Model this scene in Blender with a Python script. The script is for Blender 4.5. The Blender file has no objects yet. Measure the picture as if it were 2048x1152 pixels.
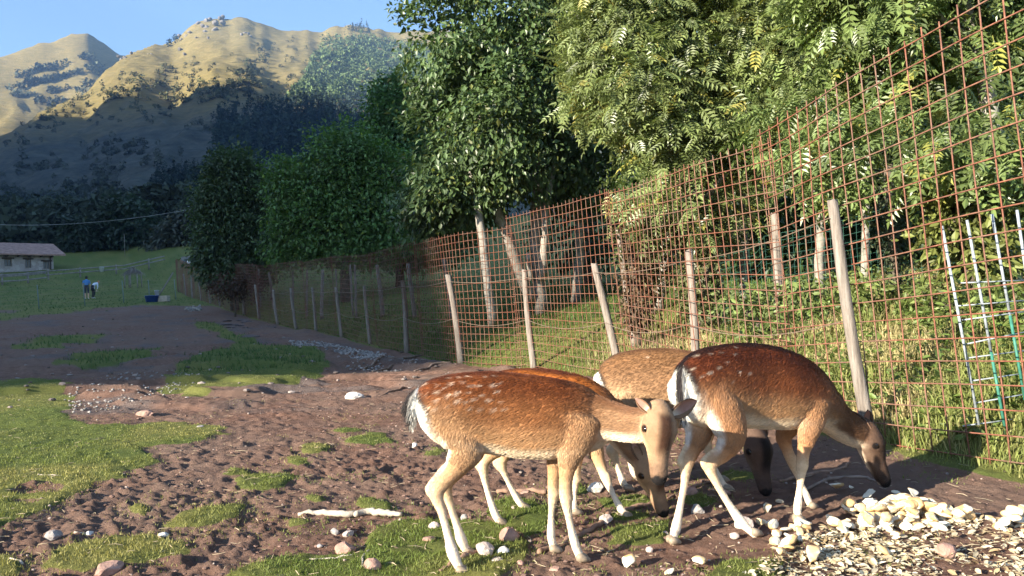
import bpy, math, random
import numpy as np
from mathutils import Vector, Matrix

random.seed(7)
RNG = np.random.default_rng(11)
scene = bpy.context.scene
COL = scene.collection

# ------------------------------------------------------------------ camera
EYE = np.array([0.0, 0.0, 1.15])
FOC = 1500.0                      # focal length in pixels of the 2048 px wide photograph
PITCH = math.atan(44.0 / FOC)
ROLL = math.radians(3.0)
_f = np.array([0, math.cos(PITCH), math.sin(PITCH)])
_r0 = np.array([1.0, 0, 0])
_u0 = np.array([0, -math.sin(PITCH), math.cos(PITCH)])
CR = math.cos(ROLL) * _r0 - math.sin(ROLL) * _u0
CU = math.sin(ROLL) * _r0 + math.cos(ROLL) * _u0
CF = _f
cam_data = bpy.data.cameras.new('camera')
cam_data.sensor_width = 36.0
cam_data.lens = FOC / 2048.0 * 36.0
cam_data.clip_start = 0.05
cam_data.clip_end = 20000.0
cam = bpy.data.objects.new('camera', cam_data)
cam.matrix_world = Matrix(((CR[0], CU[0], -CF[0], EYE[0]), (CR[1], CU[1], -CF[1], EYE[1]),
                           (CR[2], CU[2], -CF[2], EYE[2]), (0, 0, 0, 1)))
COL.objects.link(cam)
scene.camera = cam

# ------------------------------------------------------------------ sky and sun
SUN_AZ = math.radians(55.0)       # the light travels towards +Y, turned this far towards +X
SUN_EL = math.radians(18.0)
world = bpy.data.worlds.new('World')
scene.world = world
world.use_nodes = True
wn = world.node_tree
bg = wn.nodes['Background']
sky = wn.nodes.new('ShaderNodeTexSky')
sky.sky_type = 'NISHITA'
sky.sun_disc = False
sky.sun_elevation = SUN_EL
sky.sun_rotation = math.pi + SUN_AZ
sky.altitude = 600
sky.air_density = 1.0
sky.dust_density = 1.0
sky.ozone_density = 3.0
wn.links.new(sky.outputs[0], bg.inputs[0])
bg.inputs[1].default_value = 0.068
sun_data = bpy.data.lights.new('sun', 'SUN')
sun_data.energy = 5.0
sun_data.angle = math.radians(0.5)
sun_data.color = (1.0, 0.91, 0.75)
sun = bpy.data.objects.new('sun', sun_data)
SUND = np.array([math.sin(SUN_AZ) * math.cos(SUN_EL), math.cos(SUN_AZ) * math.cos(SUN_EL), -math.sin(SUN_EL)])
sun.rotation_euler = Vector(SUND).to_track_quat('-Z', 'Y').to_euler()
sun.location = (-20, -40, 30)
COL.objects.link(sun)

scene.view_settings.view_transform = 'Standard'
scene.view_settings.look = 'None'
scene.view_settings.exposure = 2.25
scene.view_settings.gamma = 1.0
scene.view_settings.use_curve_mapping = False
scene.render.engine = 'CYCLES'
scene.cycles.use_denoising = True
scene.cycles.max_bounces = 6
scene.cycles.diffuse_bounces = 3
scene.cycles.glossy_bounces = 2
scene.cycles.transmission_bounces = 4
scene.cycles.transparent_max_bounces = 6
scene.cycles.volume_bounces = 0
scene.cycles.caustics_reflective = False
scene.cycles.caustics_refractive = False
scene.cycles.sample_clamp_indirect = 4.0

# ------------------------------------------------------------------ measuring helpers
def ray(px, py):
    return CF + (np.asarray(px, float)[..., None] - 1024.0) / FOC * CR - (np.asarray(py, float)[..., None] - 576.0) / FOC * CU

def at(px, py, depth):
    """world point seen at a pixel of the photograph, at a distance measured along +Y"""
    d = ray(px, py)
    return EYE + d * (depth / d[1])

def pix(p):
    v = np.asarray(p, float) - EYE
    c = v @ CF
    return 1024 + FOC * (v @ CR) / c, 576 - FOC * (v @ CU) / c

# ------------------------------------------------------------------ noise
def _hash(ix, iy, seed):
    h = (ix.astype(np.int64) * 374761393 + iy.astype(np.int64) * 668265263 + seed * 1442695041) & 0x7fffffff
    h = ((h ^ (h >> 13)) * 1274126177) & 0x7fffffff
    h = (h ^ (h >> 16)) & 0xffff
    return h / 65535.0

def vnoise(x, y, seed=0):
    x = np.asarray(x, float); y = np.asarray(y, float)
    ix = np.floor(x); iy = np.floor(y)
    fx = x - ix; fy = y - iy
    fx = fx * fx * (3 - 2 * fx); fy = fy * fy * (3 - 2 * fy)
    a = _hash(ix, iy, seed); b = _hash(ix + 1, iy, seed)
    c = _hash(ix, iy + 1, seed); d = _hash(ix + 1, iy + 1, seed)
    return (a + (b - a) * fx) * (1 - fy) + (c + (d - c) * fx) * fy

def fbm(x, y, seed=0, octaves=4, gain=0.5):
    s = 0; a = 1.0; n = 0
    for k in range(octaves):
        s = s + a * vnoise(x * 2 ** k + 17.3 * k, y * 2 ** k - 9.1 * k, seed + k)
        n += a; a *= gain
    return s / n

def sstep(a, b, x):
    t = np.clip((np.asarray(x, float) - a) / (b - a), 0, 1)
    return t * t * (3 - 2 * t)

# ------------------------------------------------------------------ curve helpers
def crom(P, n):
    """Catmull-Rom resample of rows of P"""
    P = np.asarray(P, float)
    Q = np.concatenate([[2 * P[0] - P[1]], P, [2 * P[-1] - P[-2]]])
    out = []
    for i in range(len(P) - 1):
        p0, p1, p2, p3 = Q[i:i + 4]
        for t in np.arange(n) / n:
            out.append(0.5 * (2 * p1 + (p2 - p0) * t + (2 * p0 - 5 * p1 + 4 * p2 - p3) * t * t + (3 * p1 - p0 - 3 * p2 + p3) * t ** 3))
    out.append(P[-1])
    return np.array(out)

def unit(v):
    v = np.asarray(v, float)
    return v / (np.linalg.norm(v, axis=-1, keepdims=True) + 1e-12)

# ------------------------------------------------------------------ mesh helpers
def mesh_np(name, verts, faces, smooth=False):
    """faces: list of (n, k) integer arrays"""
    me = bpy.data.meshes.new(name)
    verts = np.asarray(verts, np.float32)
    if not isinstance(faces, (list, tuple)):
        faces = [faces]
    faces = [np.asarray(f, np.int32) for f in faces if len(f)]
    loops = np.concatenate([f.ravel() for f in faces])
    sizes = np.concatenate([np.full(len(f), f.shape[1], np.int32) for f in faces])
    starts = np.concatenate([[0], np.cumsum(sizes)[:-1]]).astype(np.int32)
    me.vertices.add(len(verts)); me.vertices.foreach_set('co', verts.ravel())
    me.loops.add(len(loops)); me.loops.foreach_set('vertex_index', loops)
    me.polygons.add(len(sizes)); me.polygons.foreach_set('loop_start', starts)
    me.update(calc_edges=True)
    me.polygons.foreach_set('use_smooth', np.full(len(sizes), bool(smooth)))
    me.validate()
    return me

def set_col(me, cols, name='col'):
    cols = np.asarray(cols, np.float32)
    if cols.shape[1] == 3:
        cols = np.concatenate([cols, np.ones((len(cols), 1), np.float32)], 1)
    a = me.color_attributes.new(name, 'FLOAT_COLOR', 'POINT')
    a.data.foreach_set('color', cols.ravel())

def link(name, me, mat=None, parent=None):
    o = bpy.data.objects.new(name, me)
    COL.objects.link(o)
    if mat is not None and me is not None and not me.materials:
        me.materials.append(mat)
    if parent is not None:
        o.parent = parent
    return o

def tag(o, label=None, cat=None, group=None, kind=None):
    if label: o['label'] = label
    if cat: o['category'] = cat
    if group: o['group'] = group
    if kind: o['kind'] = kind
    return o

def empty(name, loc, label=None, cat=None, group=None):
    o = bpy.data.objects.new(name, None)
    o.empty_display_size = 0.1
    o.location = loc
    COL.objects.link(o)
    return tag(o, label, cat, group)

class MB:
    """collects shapes as plain arrays and builds ONE mesh"""
    def __init__(s):
        s.v = []; s.q = []; s.t = []; s.c = []; s.n = 0
    def add(s, verts, quads=None, tris=None, col=None):
        verts = np.asarray(verts, float)
        if quads is not None and len(quads): s.q.append(np.asarray(quads, int) + s.n)
        if tris is not None and len(tris): s.t.append(np.asarray(tris, int) + s.n)
        s.v.append(verts); s.n += len(verts)
        s.c.append(np.tile(col if col is not None else (1, 1, 1), (len(verts), 1)) if np.ndim(col) < 2 else col)
    def box(s, lo, hi, col=None):
        x0, y0, z0 = lo; x1, y1, z1 = hi
        v = [(x0, y0, z0), (x1, y0, z0), (x1, y1, z0), (x0, y1, z0), (x0, y0, z1), (x1, y0, z1), (x1, y1, z1), (x0, y1, z1)]
        q = [(0, 3, 2, 1), (4, 5, 6, 7), (0, 1, 5, 4), (1, 2, 6, 5), (2, 3, 7, 6), (3, 0, 4, 7)]
        s.add(v, q, col=col)
    def tube(s, pts, rad, sides=6, col=None, cap=True, squash=None, up=None, ends=0.0):
        pts = np.asarray(pts, float); n = len(pts)
        rad = np.broadcast_to(np.asarray(rad, float), (n,))
        tan = np.gradient(pts, axis=0)
        tan /= np.linalg.norm(tan, axis=1)[:, None] + 1e-12
        ref = np.array([0, 0, 1.0]) if up is None else np.asarray(up, float)
        if abs(tan[0] @ ref) > 0.95 and up is None: ref = np.array([1.0, 0, 0])
        ang = np.arange(sides) * 2 * math.pi / sides
        vs = []
        for i in range(n):
            a = np.cross(ref, tan[i]); a /= np.linalg.norm(a) + 1e-12
            b = np.cross(tan[i], a)
            ref = b if up is None else ref
            r2 = rad[i] * (squash if squash else 1.0)
            vs.append(pts[i] + np.cos(ang)[:, None] * a * rad[i] + np.sin(ang)[:, None] * b * r2)
        v = np.concatenate(vs)
        i = np.arange(n - 1)[:, None] * sides; j = np.arange(sides)[None]; jn = (j + 1) % sides
        q = np.stack([i + j, i + jn, i + jn + sides, i + j + sides], -1).reshape(-1, 4)
        tr = []
        if cap:
            v = np.concatenate([v, [pts[0] - tan[0] * ends, pts[-1] + tan[-1] * ends]])
            c0, c1 = n * sides, n * sides + 1
            tr = [(c0, k2, k1) for k1, k2 in zip(range(sides), list(range(1, sides)) + [0])]
            b0 = (n - 1) * sides
            tr += [(c1, b0 + k1, b0 + k2) for k1, k2 in zip(range(sides), list(range(1, sides)) + [0])]
        s.add(v, q, tr, col)
    def mesh(s, name, smooth=False, col=False):
        v = np.concatenate(s.v)
        fs = []
        if s.q: fs.append(np.concatenate(s.q))
        if s.t: fs.append(np.concatenate(s.t))
        me = mesh_np(name, v, fs, smooth)
        if col: set_col(me, np.concatenate(s.c))
        return me
    def build(s, name, mat, parent=None, smooth=False, col=False, origin=None):
        if origin is not None:
            s.v = [v - np.asarray(origin, float) for v in s.v]
        o = link(name, s.mesh(name, smooth, col), mat, parent)
        if origin is not None: o.location = origin
        return o

# ------------------------------------------------------------------ materials
def new_mat(name):
    m = bpy.data.materials.new(name); m.use_nodes = True
    nt = m.node_tree
    return m, nt, nt.nodes['Principled BSDF']

def N(nt, typ, **kw):
    n = nt.nodes.new(typ)
    for k, v in kw.items():
        if k.startswith('i_'):
            n.inputs[k[2:].replace('_', ' ')].default_value = v
        else:
            setattr(n, k, v)
    return n

def ramp(nt, fac, stops):
    r = nt.nodes.new('ShaderNodeValToRGB')
    cr = r.color_ramp
    while len(cr.elements) < len(stops): cr.elements.new(0.5)
    for e, (p, c) in zip(cr.elements, stops):
        e.position = p; e.color = (*c, 1) if len(c) == 3 else c
    nt.links.new(fac, r.inputs[0])
    return r.outputs[0]

def mix(nt, fac, a, b, mode='MIX'):
    m = nt.nodes.new('ShaderNodeMix'); m.data_type = 'RGBA'; m.blend_type = mode
    for sock, v in ((m.inputs[0], fac), (m.inputs[6], a), (m.inputs[7], b)):
        if isinstance(v, (int, float)): sock.default_value = v
        elif isinstance(v, tuple): sock.default_value = (*v, 1) if len(v) == 3 else v
        else: nt.links.new(v, sock)
    return m.outputs[2]

def noise(nt, scale, detail=4, rough=0.6, vec=None, dist=0.0):
    n = nt.nodes.new('ShaderNodeTexNoise')
    n.inputs['Scale'].default_value = scale; n.inputs['Detail'].default_value = detail
    n.inputs['Roughness'].default_value = rough; n.inputs['Distortion'].default_value = dist
    if vec is not None: nt.links.new(vec, n.inputs['Vector'])
    return n.outputs['Fac']

def coords(nt, which='Object', scale=None):
    t = nt.nodes.new('ShaderNodeTexCoord')
    out = t.outputs[which]
    if scale:
        m = nt.nodes.new('ShaderNodeMapping'); m.inputs['Scale'].default_value = scale
        nt.links.new(out, m.inputs[0]); out = m.outputs[0]
    return out

def bump(nt, bsdf, height, strength=0.3, dist=0.01):
    b = nt.nodes.new('ShaderNodeBump')
    b.inputs['Strength'].default_value = strength; b.inputs['Distance'].default_value = dist
    nt.links.new(height, b.inputs['Height'])
    nt.links.new(b.outputs[0], bsdf.inputs['Normal'])

def attr(nt, name='col'):
    a = nt.nodes.new('ShaderNodeAttribute'); a.attribute_name = name
    return a.outputs['Color']

def simple(name, color, rough=0.8, var=0.25, scale=20.0, metallic=0.0, bmp=0.0, spec=0.3):
    m, nt, b = new_mat(name)
    co = coords(nt)
    f = noise(nt, scale, 4, 0.6, co)
    lo = tuple(c * (1 - var) for c in color); hi = tuple(min(1, c * (1 + var)) for c in color)
    nt.links.new(ramp(nt, f, [(0.3, lo), (0.7, hi)]), b.inputs['Base Color'])
    b.inputs['Roughness'].default_value = rough; b.inputs['Metallic'].default_value = metallic
    b.inputs['Specular IOR Level'].default_value = spec
    if bmp: bump(nt, b, noise(nt, scale * 3, 4, 0.6, co), bmp, 0.01)
    return m

def leaf_mat(name, trans=0.35, rough=0.5, spec=0.35):
    """colour comes from the leaf's own attribute"""
    m, nt, b = new_mat(name)
    c = attr(nt)
    nt.links.new(c, b.inputs['Base Color'])
    b.inputs['Roughness'].default_value = rough
    b.inputs['Specular IOR Level'].default_value = spec
    t = nt.nodes.new('ShaderNodeBsdfTranslucent')
    hs = nt.nodes.new('ShaderNodeHueSaturation'); hs.inputs['Saturation'].default_value = 1.15; hs.inputs['Value'].default_value = 1.25
    nt.links.new(c, hs.inputs['Color']); nt.links.new(hs.outputs[0], t.inputs[0])
    ms = nt.nodes.new('ShaderNodeMixShader'); ms.inputs[0].default_value = trans
    nt.links.new(b.outputs[0], ms.inputs[1]); nt.links.new(t.outputs[0], ms.inputs[2])
    nt.links.new(ms.outputs[0], nt.nodes['Material Output'].inputs[0])
    return m
# ------------------------------------------------------------------ the lie of the land
_FY = np.array([-400, -5, 2.5, 4.41, 6.85, 11.1, 14.7, 16, 23, 31, 45, 65, 150, 600.0])
_FX = np.array([30, 6.5, 3.55, 2.93, 2.45, 1.64, 0.1, -1.16, -4.4, -8.8, -17, -29, -80, -350.0])
FENCE = np.stack([_FX, _FY], 1)

def fence_x(y):
    return np.interp(y, _FY, _FX)

def softp(t, k=1.0):
    t = np.asarray(t, float) / k
    return k * np.where(t > 30, t, np.log1p(np.exp(np.minimum(t, 30))))

def G(x, y):
    """height of the smooth ground"""
    x = np.asarray(x, float); y = np.asarray(y, float)
    xl = np.clip(-x, -200, 120)
    h = 0.045 * softp(xl - 1.0, 0.8) + 0.04 * softp(np.minimum(y, 160) - 18, 2.0) + 0.0009 * np.clip(y - 30, 0, 120) ** 2
    d = np.clip((x - fence_x(y)) * np.where(y > 11, 0.72, 0.95), 0, 60) * sstep(-14, 0, y)
    h = h + 1.5 * (1 - np.exp(-d / 3.0)) + 0.03 * d
    near = sstep(4.0, 10.0, np.hypot(x, y - 2))
    h = h + near * 0.16 * (fbm(x / 3.1, y / 3.1, 5, 3) - 0.5) + sstep(8, 30, y) * 0.35 * (fbm(x / 11, y / 11, 9, 2) - 0.5) * sstep(40, 20, np.abs(x))
    return h

def hit(px, py, far=140.0):
    """the ground point seen at a pixel"""
    d = ray(px, py)
    ts = np.geomspace(1.5, far, 700)
    p = EYE + d * ts[:, None]
    below = p[:, 2] < G(p[:, 0], p[:, 1])
    if not below.any():
        return p[-1]
    k = int(np.argmax(below))
    a, b = ts[max(k - 1, 0)], ts[k]
    for _ in range(24):
        m = 0.5 * (a + b); q = EYE + d * m
        if q[2] < G(q[0], q[1]): b = m
        else: a = m
    q = EYE + d * b
    return np.array([q[0], q[1], float(G(q[0], q[1]))])

def hits(px, py):
    """ground points for many nearby pixels at once"""
    d = ray(px, py); h = np.zeros(len(d))
    for _ in range(14):
        t = (h - EYE[2]) / np.minimum(d[:, 2], -.02); p = EYE + d * t[:, None]; h = 0.4 * h + 0.6 * G(p[:, 0], p[:, 1])
    p[:, 2] = h
    return p

def in_poly(px, py, poly):
    px = np.asarray(px, float); py = np.asarray(py, float)
    r = np.zeros(px.shape, bool); n = len(poly)
    for i in range(n):
        x0, y0 = poly[i]; x1, y1 = poly[(i + 1) % n]
        if y0 == y1: continue
        c = ((y0 > py) != (y1 > py)) & (px < (x1 - x0) * (py - y0) / (y1 - y0) + x0)
        r ^= c
    return r

# turf patches as measured in the photograph, then laid on the ground
TURF = [
 [(-60, 770), (0, 772), (60, 768), (135, 772), (150, 800), (130, 830), (180, 852), (300, 846), (400, 850), (470, 862), (380, 885), (285, 897), (305, 930), (230, 960), (170, 990), (100, 1022), (0, 1062), (-120, 1110)],
 [(325, 785), (340, 745), (420, 702), (480, 690), (560, 688), (640, 705), (655, 740), (640, 757), (520, 781), (400, 793)],
 [(95, 735), (170, 712), (270, 702), (330, 700), (300, 715), (170, 740)],
 [(70, 1135), (130, 1100), (200, 1080), (300, 1068), (390, 1090), (380, 1110), (260, 1130), (150, 1150)],
 [(325, 1054), (400, 1015), (495, 1008), (475, 1030), (400, 1052)],
 [(430, 1160), (560, 1112), (720, 1106), (735, 1072), (800, 1042), (900, 1040), (1000, 1050), (1060, 1090), (1010, 1160)],
 [(985, 1005), (1050, 988), (1105, 1010), (1112, 1060), (1060, 1082), (1000, 1042)],
 [(1180, 1000), (1290, 988), (1305, 1012), (1200, 1022)], [(1215, 1062), (1340, 1048), (1330, 1090), (1210, 1098)],
 [(-80, 648), (-80, 632), (0, 626), (150, 609), (330, 598), (372, 601), (250, 613), (100, 628)], [(20, 690), (120, 676), (210, 668), (230, 676), (120, 694), (30, 704)],
 [(380, 640), (430, 648), (470, 668), (520, 684), (470, 686), (400, 660)],
 [(0, 1180), (-100, 1190), (-40, 1126), (30, 1118), (40, 1124)], [(1400, 1180), (1450, 1128), (1560, 1120), (1540, 1170)],
]
TURF_E = [(745, 880, 50, 12), (620, 897, 32, 10), (475, 943, 20, 8), (520, 966, 62, 15), (280, 1027, 18, 8), (600, 925, 22, 7), (1385, 1000, 34, 17),
          (690, 860, 26, 6), (745, 1012, 34, 12), (585, 1052, 24, 8), (1240, 1035, 50, 10), (1470, 955, 36, 10), (1140, 975, 30, 9), (860, 905, 26, 8), (640, 1000, 18, 6)]
BARE_E = [(85, 982, 50, 12), (60, 1004, 30, 6)]

def turf(x, y, z):
    """0..1: how much grass grows at a ground point"""
    jit = 70 * (fbm(x * 2.6, y * 2.6, 3, 4, .6) - 0.5)
    jit2 = 46 * (fbm(x * 2.6 + 40, y * 2.6, 4, 4, .6) - 0.5)
    v = np.stack([x, y, z], -1) - EYE
    c = v @ CF
    ok = c > 0.5
    cc = np.where(ok, c, 1)
    px = 1024 + FOC * (v @ CR) / cc + jit; py = 576 - FOC * (v @ CU) / cc + jit2 * 0.5
    m = np.zeros(x.shape)
    for p in TURF: m = np.maximum(m, in_poly(px, py, p))
    for (a, b, r, s) in TURF_E: m = np.maximum(m, ((px - a) / r) ** 2 + ((py - b) / s) ** 2 < 1)
    for (a, b, r, s) in BARE_E: m = np.where(((px - a) / r) ** 2 + ((py - b) / s) ** 2 < 1, 0, m)
    m = np.where(ok, m, 0)
    out = (x - fence_x(y)) > -0.12 + 0.15 * (fbm(x * 3, y * 3, 8, 2) - 0.5)
    m = np.where(out & (y > -30), 1, m)
    # the meadow beyond the far wire fence, and the pasture behind the camera
    far = (y > 47.5 + 0.14 * (x + 30) + 2 * (fbm(x / 3, y / 3, 6, 2) - .5)) | (np.hypot(x + 10, y) > 60)
    m = np.where(far, 1, m)
    m = np.where((c < 0.5) & (fbm(x / 1.7, y / 1.7, 21, 3) > 0.52), 1, m)
    return m

# ------------------------------------------------------------------ ground sheet
th_d = np.linspace(-40, 40, 440)
th_c = np.linspace(40, 320, 50)[1:-1]
TH = np.radians(np.concatenate([th_d, th_c]))
RR = np.concatenate([np.linspace(0.15, 2.0, 10)[:-1], np.geomspace(2.0, 15, 500)[:-1], np.geomspace(15, 70, 90), np.geomspace(70, 150, 20)[1:]])
gr, gt = np.meshgrid(RR, TH, indexing='ij')
gx = gr * np.sin(gt); gy = gr * np.cos(gt)
gz = G(gx, gy)
mask = turf(gx, gy, gz)
# soften the mask a little along the sheet
ms = mask.copy()
for _ in range(2):
    ms[1:-1] = (ms[:-2] + 2 * ms[1:-1] + ms[2:]) / 4
    ms = (np.roll(ms, 1, 1) + 2 * ms + np.roll(ms, -1, 1)) / 4
fade = sstep(60, 12, gr)
def cells(x, y, size, seed):
    """distance to the nearest clod centre in cell units, and that clod's own number"""
    x = x / size; y = y / size; ix = np.floor(x); iy = np.floor(y)
    best = np.full(x.shape, 9.0); own = np.zeros(x.shape)
    for a in (-1, 0, 1):
        for b_ in (-1, 0, 1):
            cx = ix + a; cy = iy + b_
            d = np.hypot(cx + _hash(cx, cy, seed) - x, cy + _hash(cx, cy, seed + 1) - y)
            k = d < best; best = np.where(k, d, best); own = np.where(k, _hash(cx, cy, seed + 2), own)
    return best, own
near_r = gr < 26
clod = np.zeros(gr.shape)
nx_, ny_ = gx[near_r], gy[near_r]
wx_ = nx_ + .05 * (fbm(nx_ / .08, ny_ / .08, 36, 2) - .5); wy_ = ny_ + .05 * (fbm(nx_ / .08 + 7, ny_ / .08, 37, 2) - .5)
f1, o1 = cells(wx_, wy_, .044, 31); f2, o2 = cells(wx_ + 3, wy_, .10, 33)
rough_ = sstep(.35, .62, fbm(nx_ / .9, ny_ / .9, 39, 3))          # freshly trodden here, beaten flat there
prints = sstep(0.60, 0.72, fbm(nx_ / 0.12 + 30, ny_ / 0.12, 41, 2))
clod[near_r] = (.45 + .55 * rough_) * (0.027 * np.clip(1 - f1 * 1.25, 0, 1) ** .7 * (.25 + o1) + .034 * np.clip(1 - f2 * 1.3, 0, 1) * sstep(.45, .9, o2)) \
    + .034 * (fbm(nx_ / .33 + 9, ny_ / .33, 35, 3) - .5) - .017 * prints - .012
inside = sstep(0.1, -0.4, gx - fence_x(gy))
flat = 1 - 0.45 * sstep(3.6, 1.8, np.hypot(gx - 2.4, gy - 3.6))      # trampled where the food lies
gz = gz + clod * (1 - ms) * fade * (1 - .35 * sstep(5, 9, gr)) * inside * flat + (0.02 + 0.025 * (fbm(gx / .09, gy / .09, 51, 2) - .5)) * ms * fade
gz = gz + 0.10 * sstep(0.5, 0.62, fbm(gx / 1.4 + 3, gy / 0.8, 61, 3)) * sstep(8, 12, gr) * inside * sstep(45, 30, gr)
gz = gz + (0.16 * (fbm(gx / 1.1, gy / 0.5, 63, 4, .6) - 0.5) + 0.05 * (np.abs(fbm(gx / .35, gy / .3, 65, 2) - .5) * 2 - .3)) * sstep(12, 19, gr) * inside * sstep(52, 44, gy) * (1 - .6 * ms)
nr, ncol = gr.shape
idx = np.arange(nr * ncol).reshape(nr, ncol)
q = np.stack([idx[:-1], np.roll(idx, -1, 1)[:-1], np.roll(idx, -1, 1)[1:], idx[1:]], -1).reshape(-1, 4)[:, ::-1]
gv = np.stack([gx, gy, gz], -1).reshape(-1, 3)
gv = np.concatenate([gv, [[0, 0, float(G(0, 0))]]])
cap = np.stack([np.full(ncol, nr * ncol), np.roll(idx[0], -1), idx[0]], -1)[:, ::-1]
me = mesh_np('ground', gv, [q, cap], True)
dry = sstep(0.35, 0.65, fbm(gx / 1.1, gy / 1.1, 71, 3)) * 0.6 + 0.4 * fbm(gx * 3, gy * 3, 73, 2)
dry = np.clip(dry + 0.55 * sstep(6, 2, gr - 2.2) * (gx < 0) * 0.6, 0, 1)
dry = np.where((gy > 26) & (gy < 49) & (gx < -10), np.clip(dry + .5, 0, 1), dry)
grav = .7 * sstep(0.58, 0.72, fbm(gx / 1.3, gy / 0.9, 81, 3)) * inside * sstep(7, 11, gr)
vc = np.stack([ms, dry, grav], -1).reshape(-1, 3)
vc = np.concatenate([vc, [[0, 0, 0]]])
set_col(me, vc)

m, nt, b = new_mat('soil_and_turf')
a = nt.nodes.new('ShaderNodeAttribute'); a.attribute_name = 'col'
sep = nt.nodes.new('ShaderNodeSeparateColor'); nt.links.new(a.outputs['Color'], sep.inputs[0])
co = coords(nt)
n1 = noise(nt, 9, 6, 0.7, co); n2 = noise(nt, 60, 4, 0.7, co); n3 = noise(nt, 0.55, 6, 0.72, co)
soil = ramp(nt, n1, [(0.28, (0.125, 0.074, 0.054)), (0.52, (0.255, 0.164, 0.120)), (0.75, (0.39, 0.27, 0.205))])
soil = mix(nt, n2, soil, (0.28, 0.175, 0.15), 'OVERLAY')
soil = mix(nt, ramp(nt, n3, [(0.4, (0, 0, 0)), (0.62, (1, 1, 1))]), soil, mix(nt, n2, (0.12, 0.076, 0.058), (0.28, 0.185, 0.138)))
g1 = ramp(nt, n2, [(0.3, (0.060, 0.088, 0.018)), (0.7, (0.13, 0.165, 0.040))])
g2 = ramp(nt, n2, [(0.3, (0.12, 0.125, 0.030)), (0.7, (0.22, 0.21, 0.065))])
grass = mix(nt, sep.outputs[1], g1, g2)
stone = ramp(nt, n2, [(0.45, (0.08, 0.06, 0.055)), (0.7, (0.30, 0.27, 0.25))])
soil = mix(nt, sep.outputs[2], soil, stone)
ad = N(nt, 'ShaderNodeMath', operation='MULTIPLY_ADD'); nt.links.new(n1, ad.inputs[0]); ad.inputs[1].default_value = 0.8; ad.inputs[2].default_value = -0.4
ad2 = N(nt, 'ShaderNodeMath', operation='ADD'); nt.links.new(sep.outputs[0], ad2.inputs[0]); nt.links.new(ad.outputs[0], ad2.inputs[1])
mr = N(nt, 'ShaderNodeMapRange'); nt.links.new(ad2.outputs[0], mr.inputs[0]); mr.inputs[1].default_value = 0.4; mr.inputs[2].default_value = 0.6
nt.links.new(mix(nt, mr.outputs[0], soil, grass), b.inputs['Base Color'])
b.inputs['Roughness'].default_value = 0.95; b.inputs['Specular IOR Level'].default_value = 0.15
bump(nt, b, noise(nt, 60, 6, 0.8, co), 1.0, 0.025)
MAT_GROUND = m
ground = tag(link('ground', me, m), 'trampled red-brown soil with patches of short turf', kind='structure')

# ------------------------------------------------------------------ mountains
def ridge(points, radius):
    p = np.array(points, float)
    d = ray(p[:, 0], p[:, 1])
    az = np.arctan2(d[:, 0], d[:, 1]); te = d[:, 2] / np.hypot(d[:, 0], d[:, 1])
    R = np.array([radius(x) for x in p[:, 0]])
    return az, te, R

M1 = ridge([(-1400, 500), (-700, 560), (-200, 400), (0, 278), (30, 258), (80, 224), (170, 190), (210, 145), (250, 115), (300, 93), (340, 85), (370, 64), (390, 47), (420, 38), (470, 33),
            (520, 40), (550, 54), (600, 62), (640, 60), (700, 47), (730, 52), (770, 62), (900, 60), (1200, 100), (1600, 180), (2200, 280), (3400, 330)],
           lambda x: 1000 + 400 * float(sstep(0, 380, x)))
M2 = ridge([(-1400, 250), (-300, 170), (0, 108), (40, 99), (70, 91), (130, 71), (160, 66), (180, 65), (205, 84), (245, 108), (320, 140), (500, 220), (700, 330)], lambda x: 1900.0)

def mount(M, az, r, base=125.0, power=1.5, seed=100, amp=1.0):
    az0, te0, R0 = M
    te = np.interp(az, az0, te0); R = np.interp(az, az0, R0)
    x = r * np.sin(az); y = r * np.cos(az)
    rb = np.minimum(r, 146.0)
    gb = G(rb * np.sin(az), rb * np.cos(az)) - 0.4 * sstep(150, 140, r)
    t = np.clip((r - base) / (R - base), 0, None)
    up = np.clip(t, 0, 1) ** power
    H = te * R + 1.15
    jag = (fbm(az * R / 22, az * 0 + seed, seed, 3) - 0.5) * 9
    h = gb + (H + jag - gb) * up
    body = np.sin(np.clip(t, 0, 1) * math.pi) ** 0.8 * (t < 1) * sstep(0.02, 0.45, t)
    wx = x + 60 * (fbm(x / 300, y / 300, seed + 7, 2) - .5); wy = y
    rn = 1 - np.abs(fbm(wx / 130 + wy / 400, wy / 420, seed + 1, 4) * 2 - 1)
    h = h + amp * body * (46 * (rn - 0.62) + 15 * (fbm(x / 42, y / 60, seed + 3, 3) - .5))
    h = h + amp * sstep(0.02, 0.2, t) * (t < 1.2) * 5 * (fbm(x / 11, y / 11, seed + 5, 2) - .5)
    h = h - 0.55 * np.clip(r - R, 0, None)
    return h

def mountain_mesh(name, M, az_rng, r_rng, na, nrr, seed, label, base=125.0, amp=1.0):
    az = np.radians(np.linspace(*az_rng, na)); r = np.linspace(0, 1, nrr) ** 1.25 * (r_rng[1] - r_rng[0]) + r_rng[0]
    rr_, aa = np.meshgrid(r, az, indexing='ij')
    h = mount(M, aa, rr_, base, seed=seed, amp=amp)
    v = np.stack([rr_ * np.sin(aa), rr_ * np.cos(aa), h], -1).reshape(-1, 3)
    idx = np.arange(na * nrr).reshape(nrr, na)
    q = np.stack([idx[:-1, :-1], idx[1:, :-1], idx[1:, 1:], idx[:-1, 1:]], -1).reshape(-1, 4)[:, ::-1]
    me = mesh_np(name, v, q, True)
    return tag(link(name, me, MAT_HILL), label, kind='structure')

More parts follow.
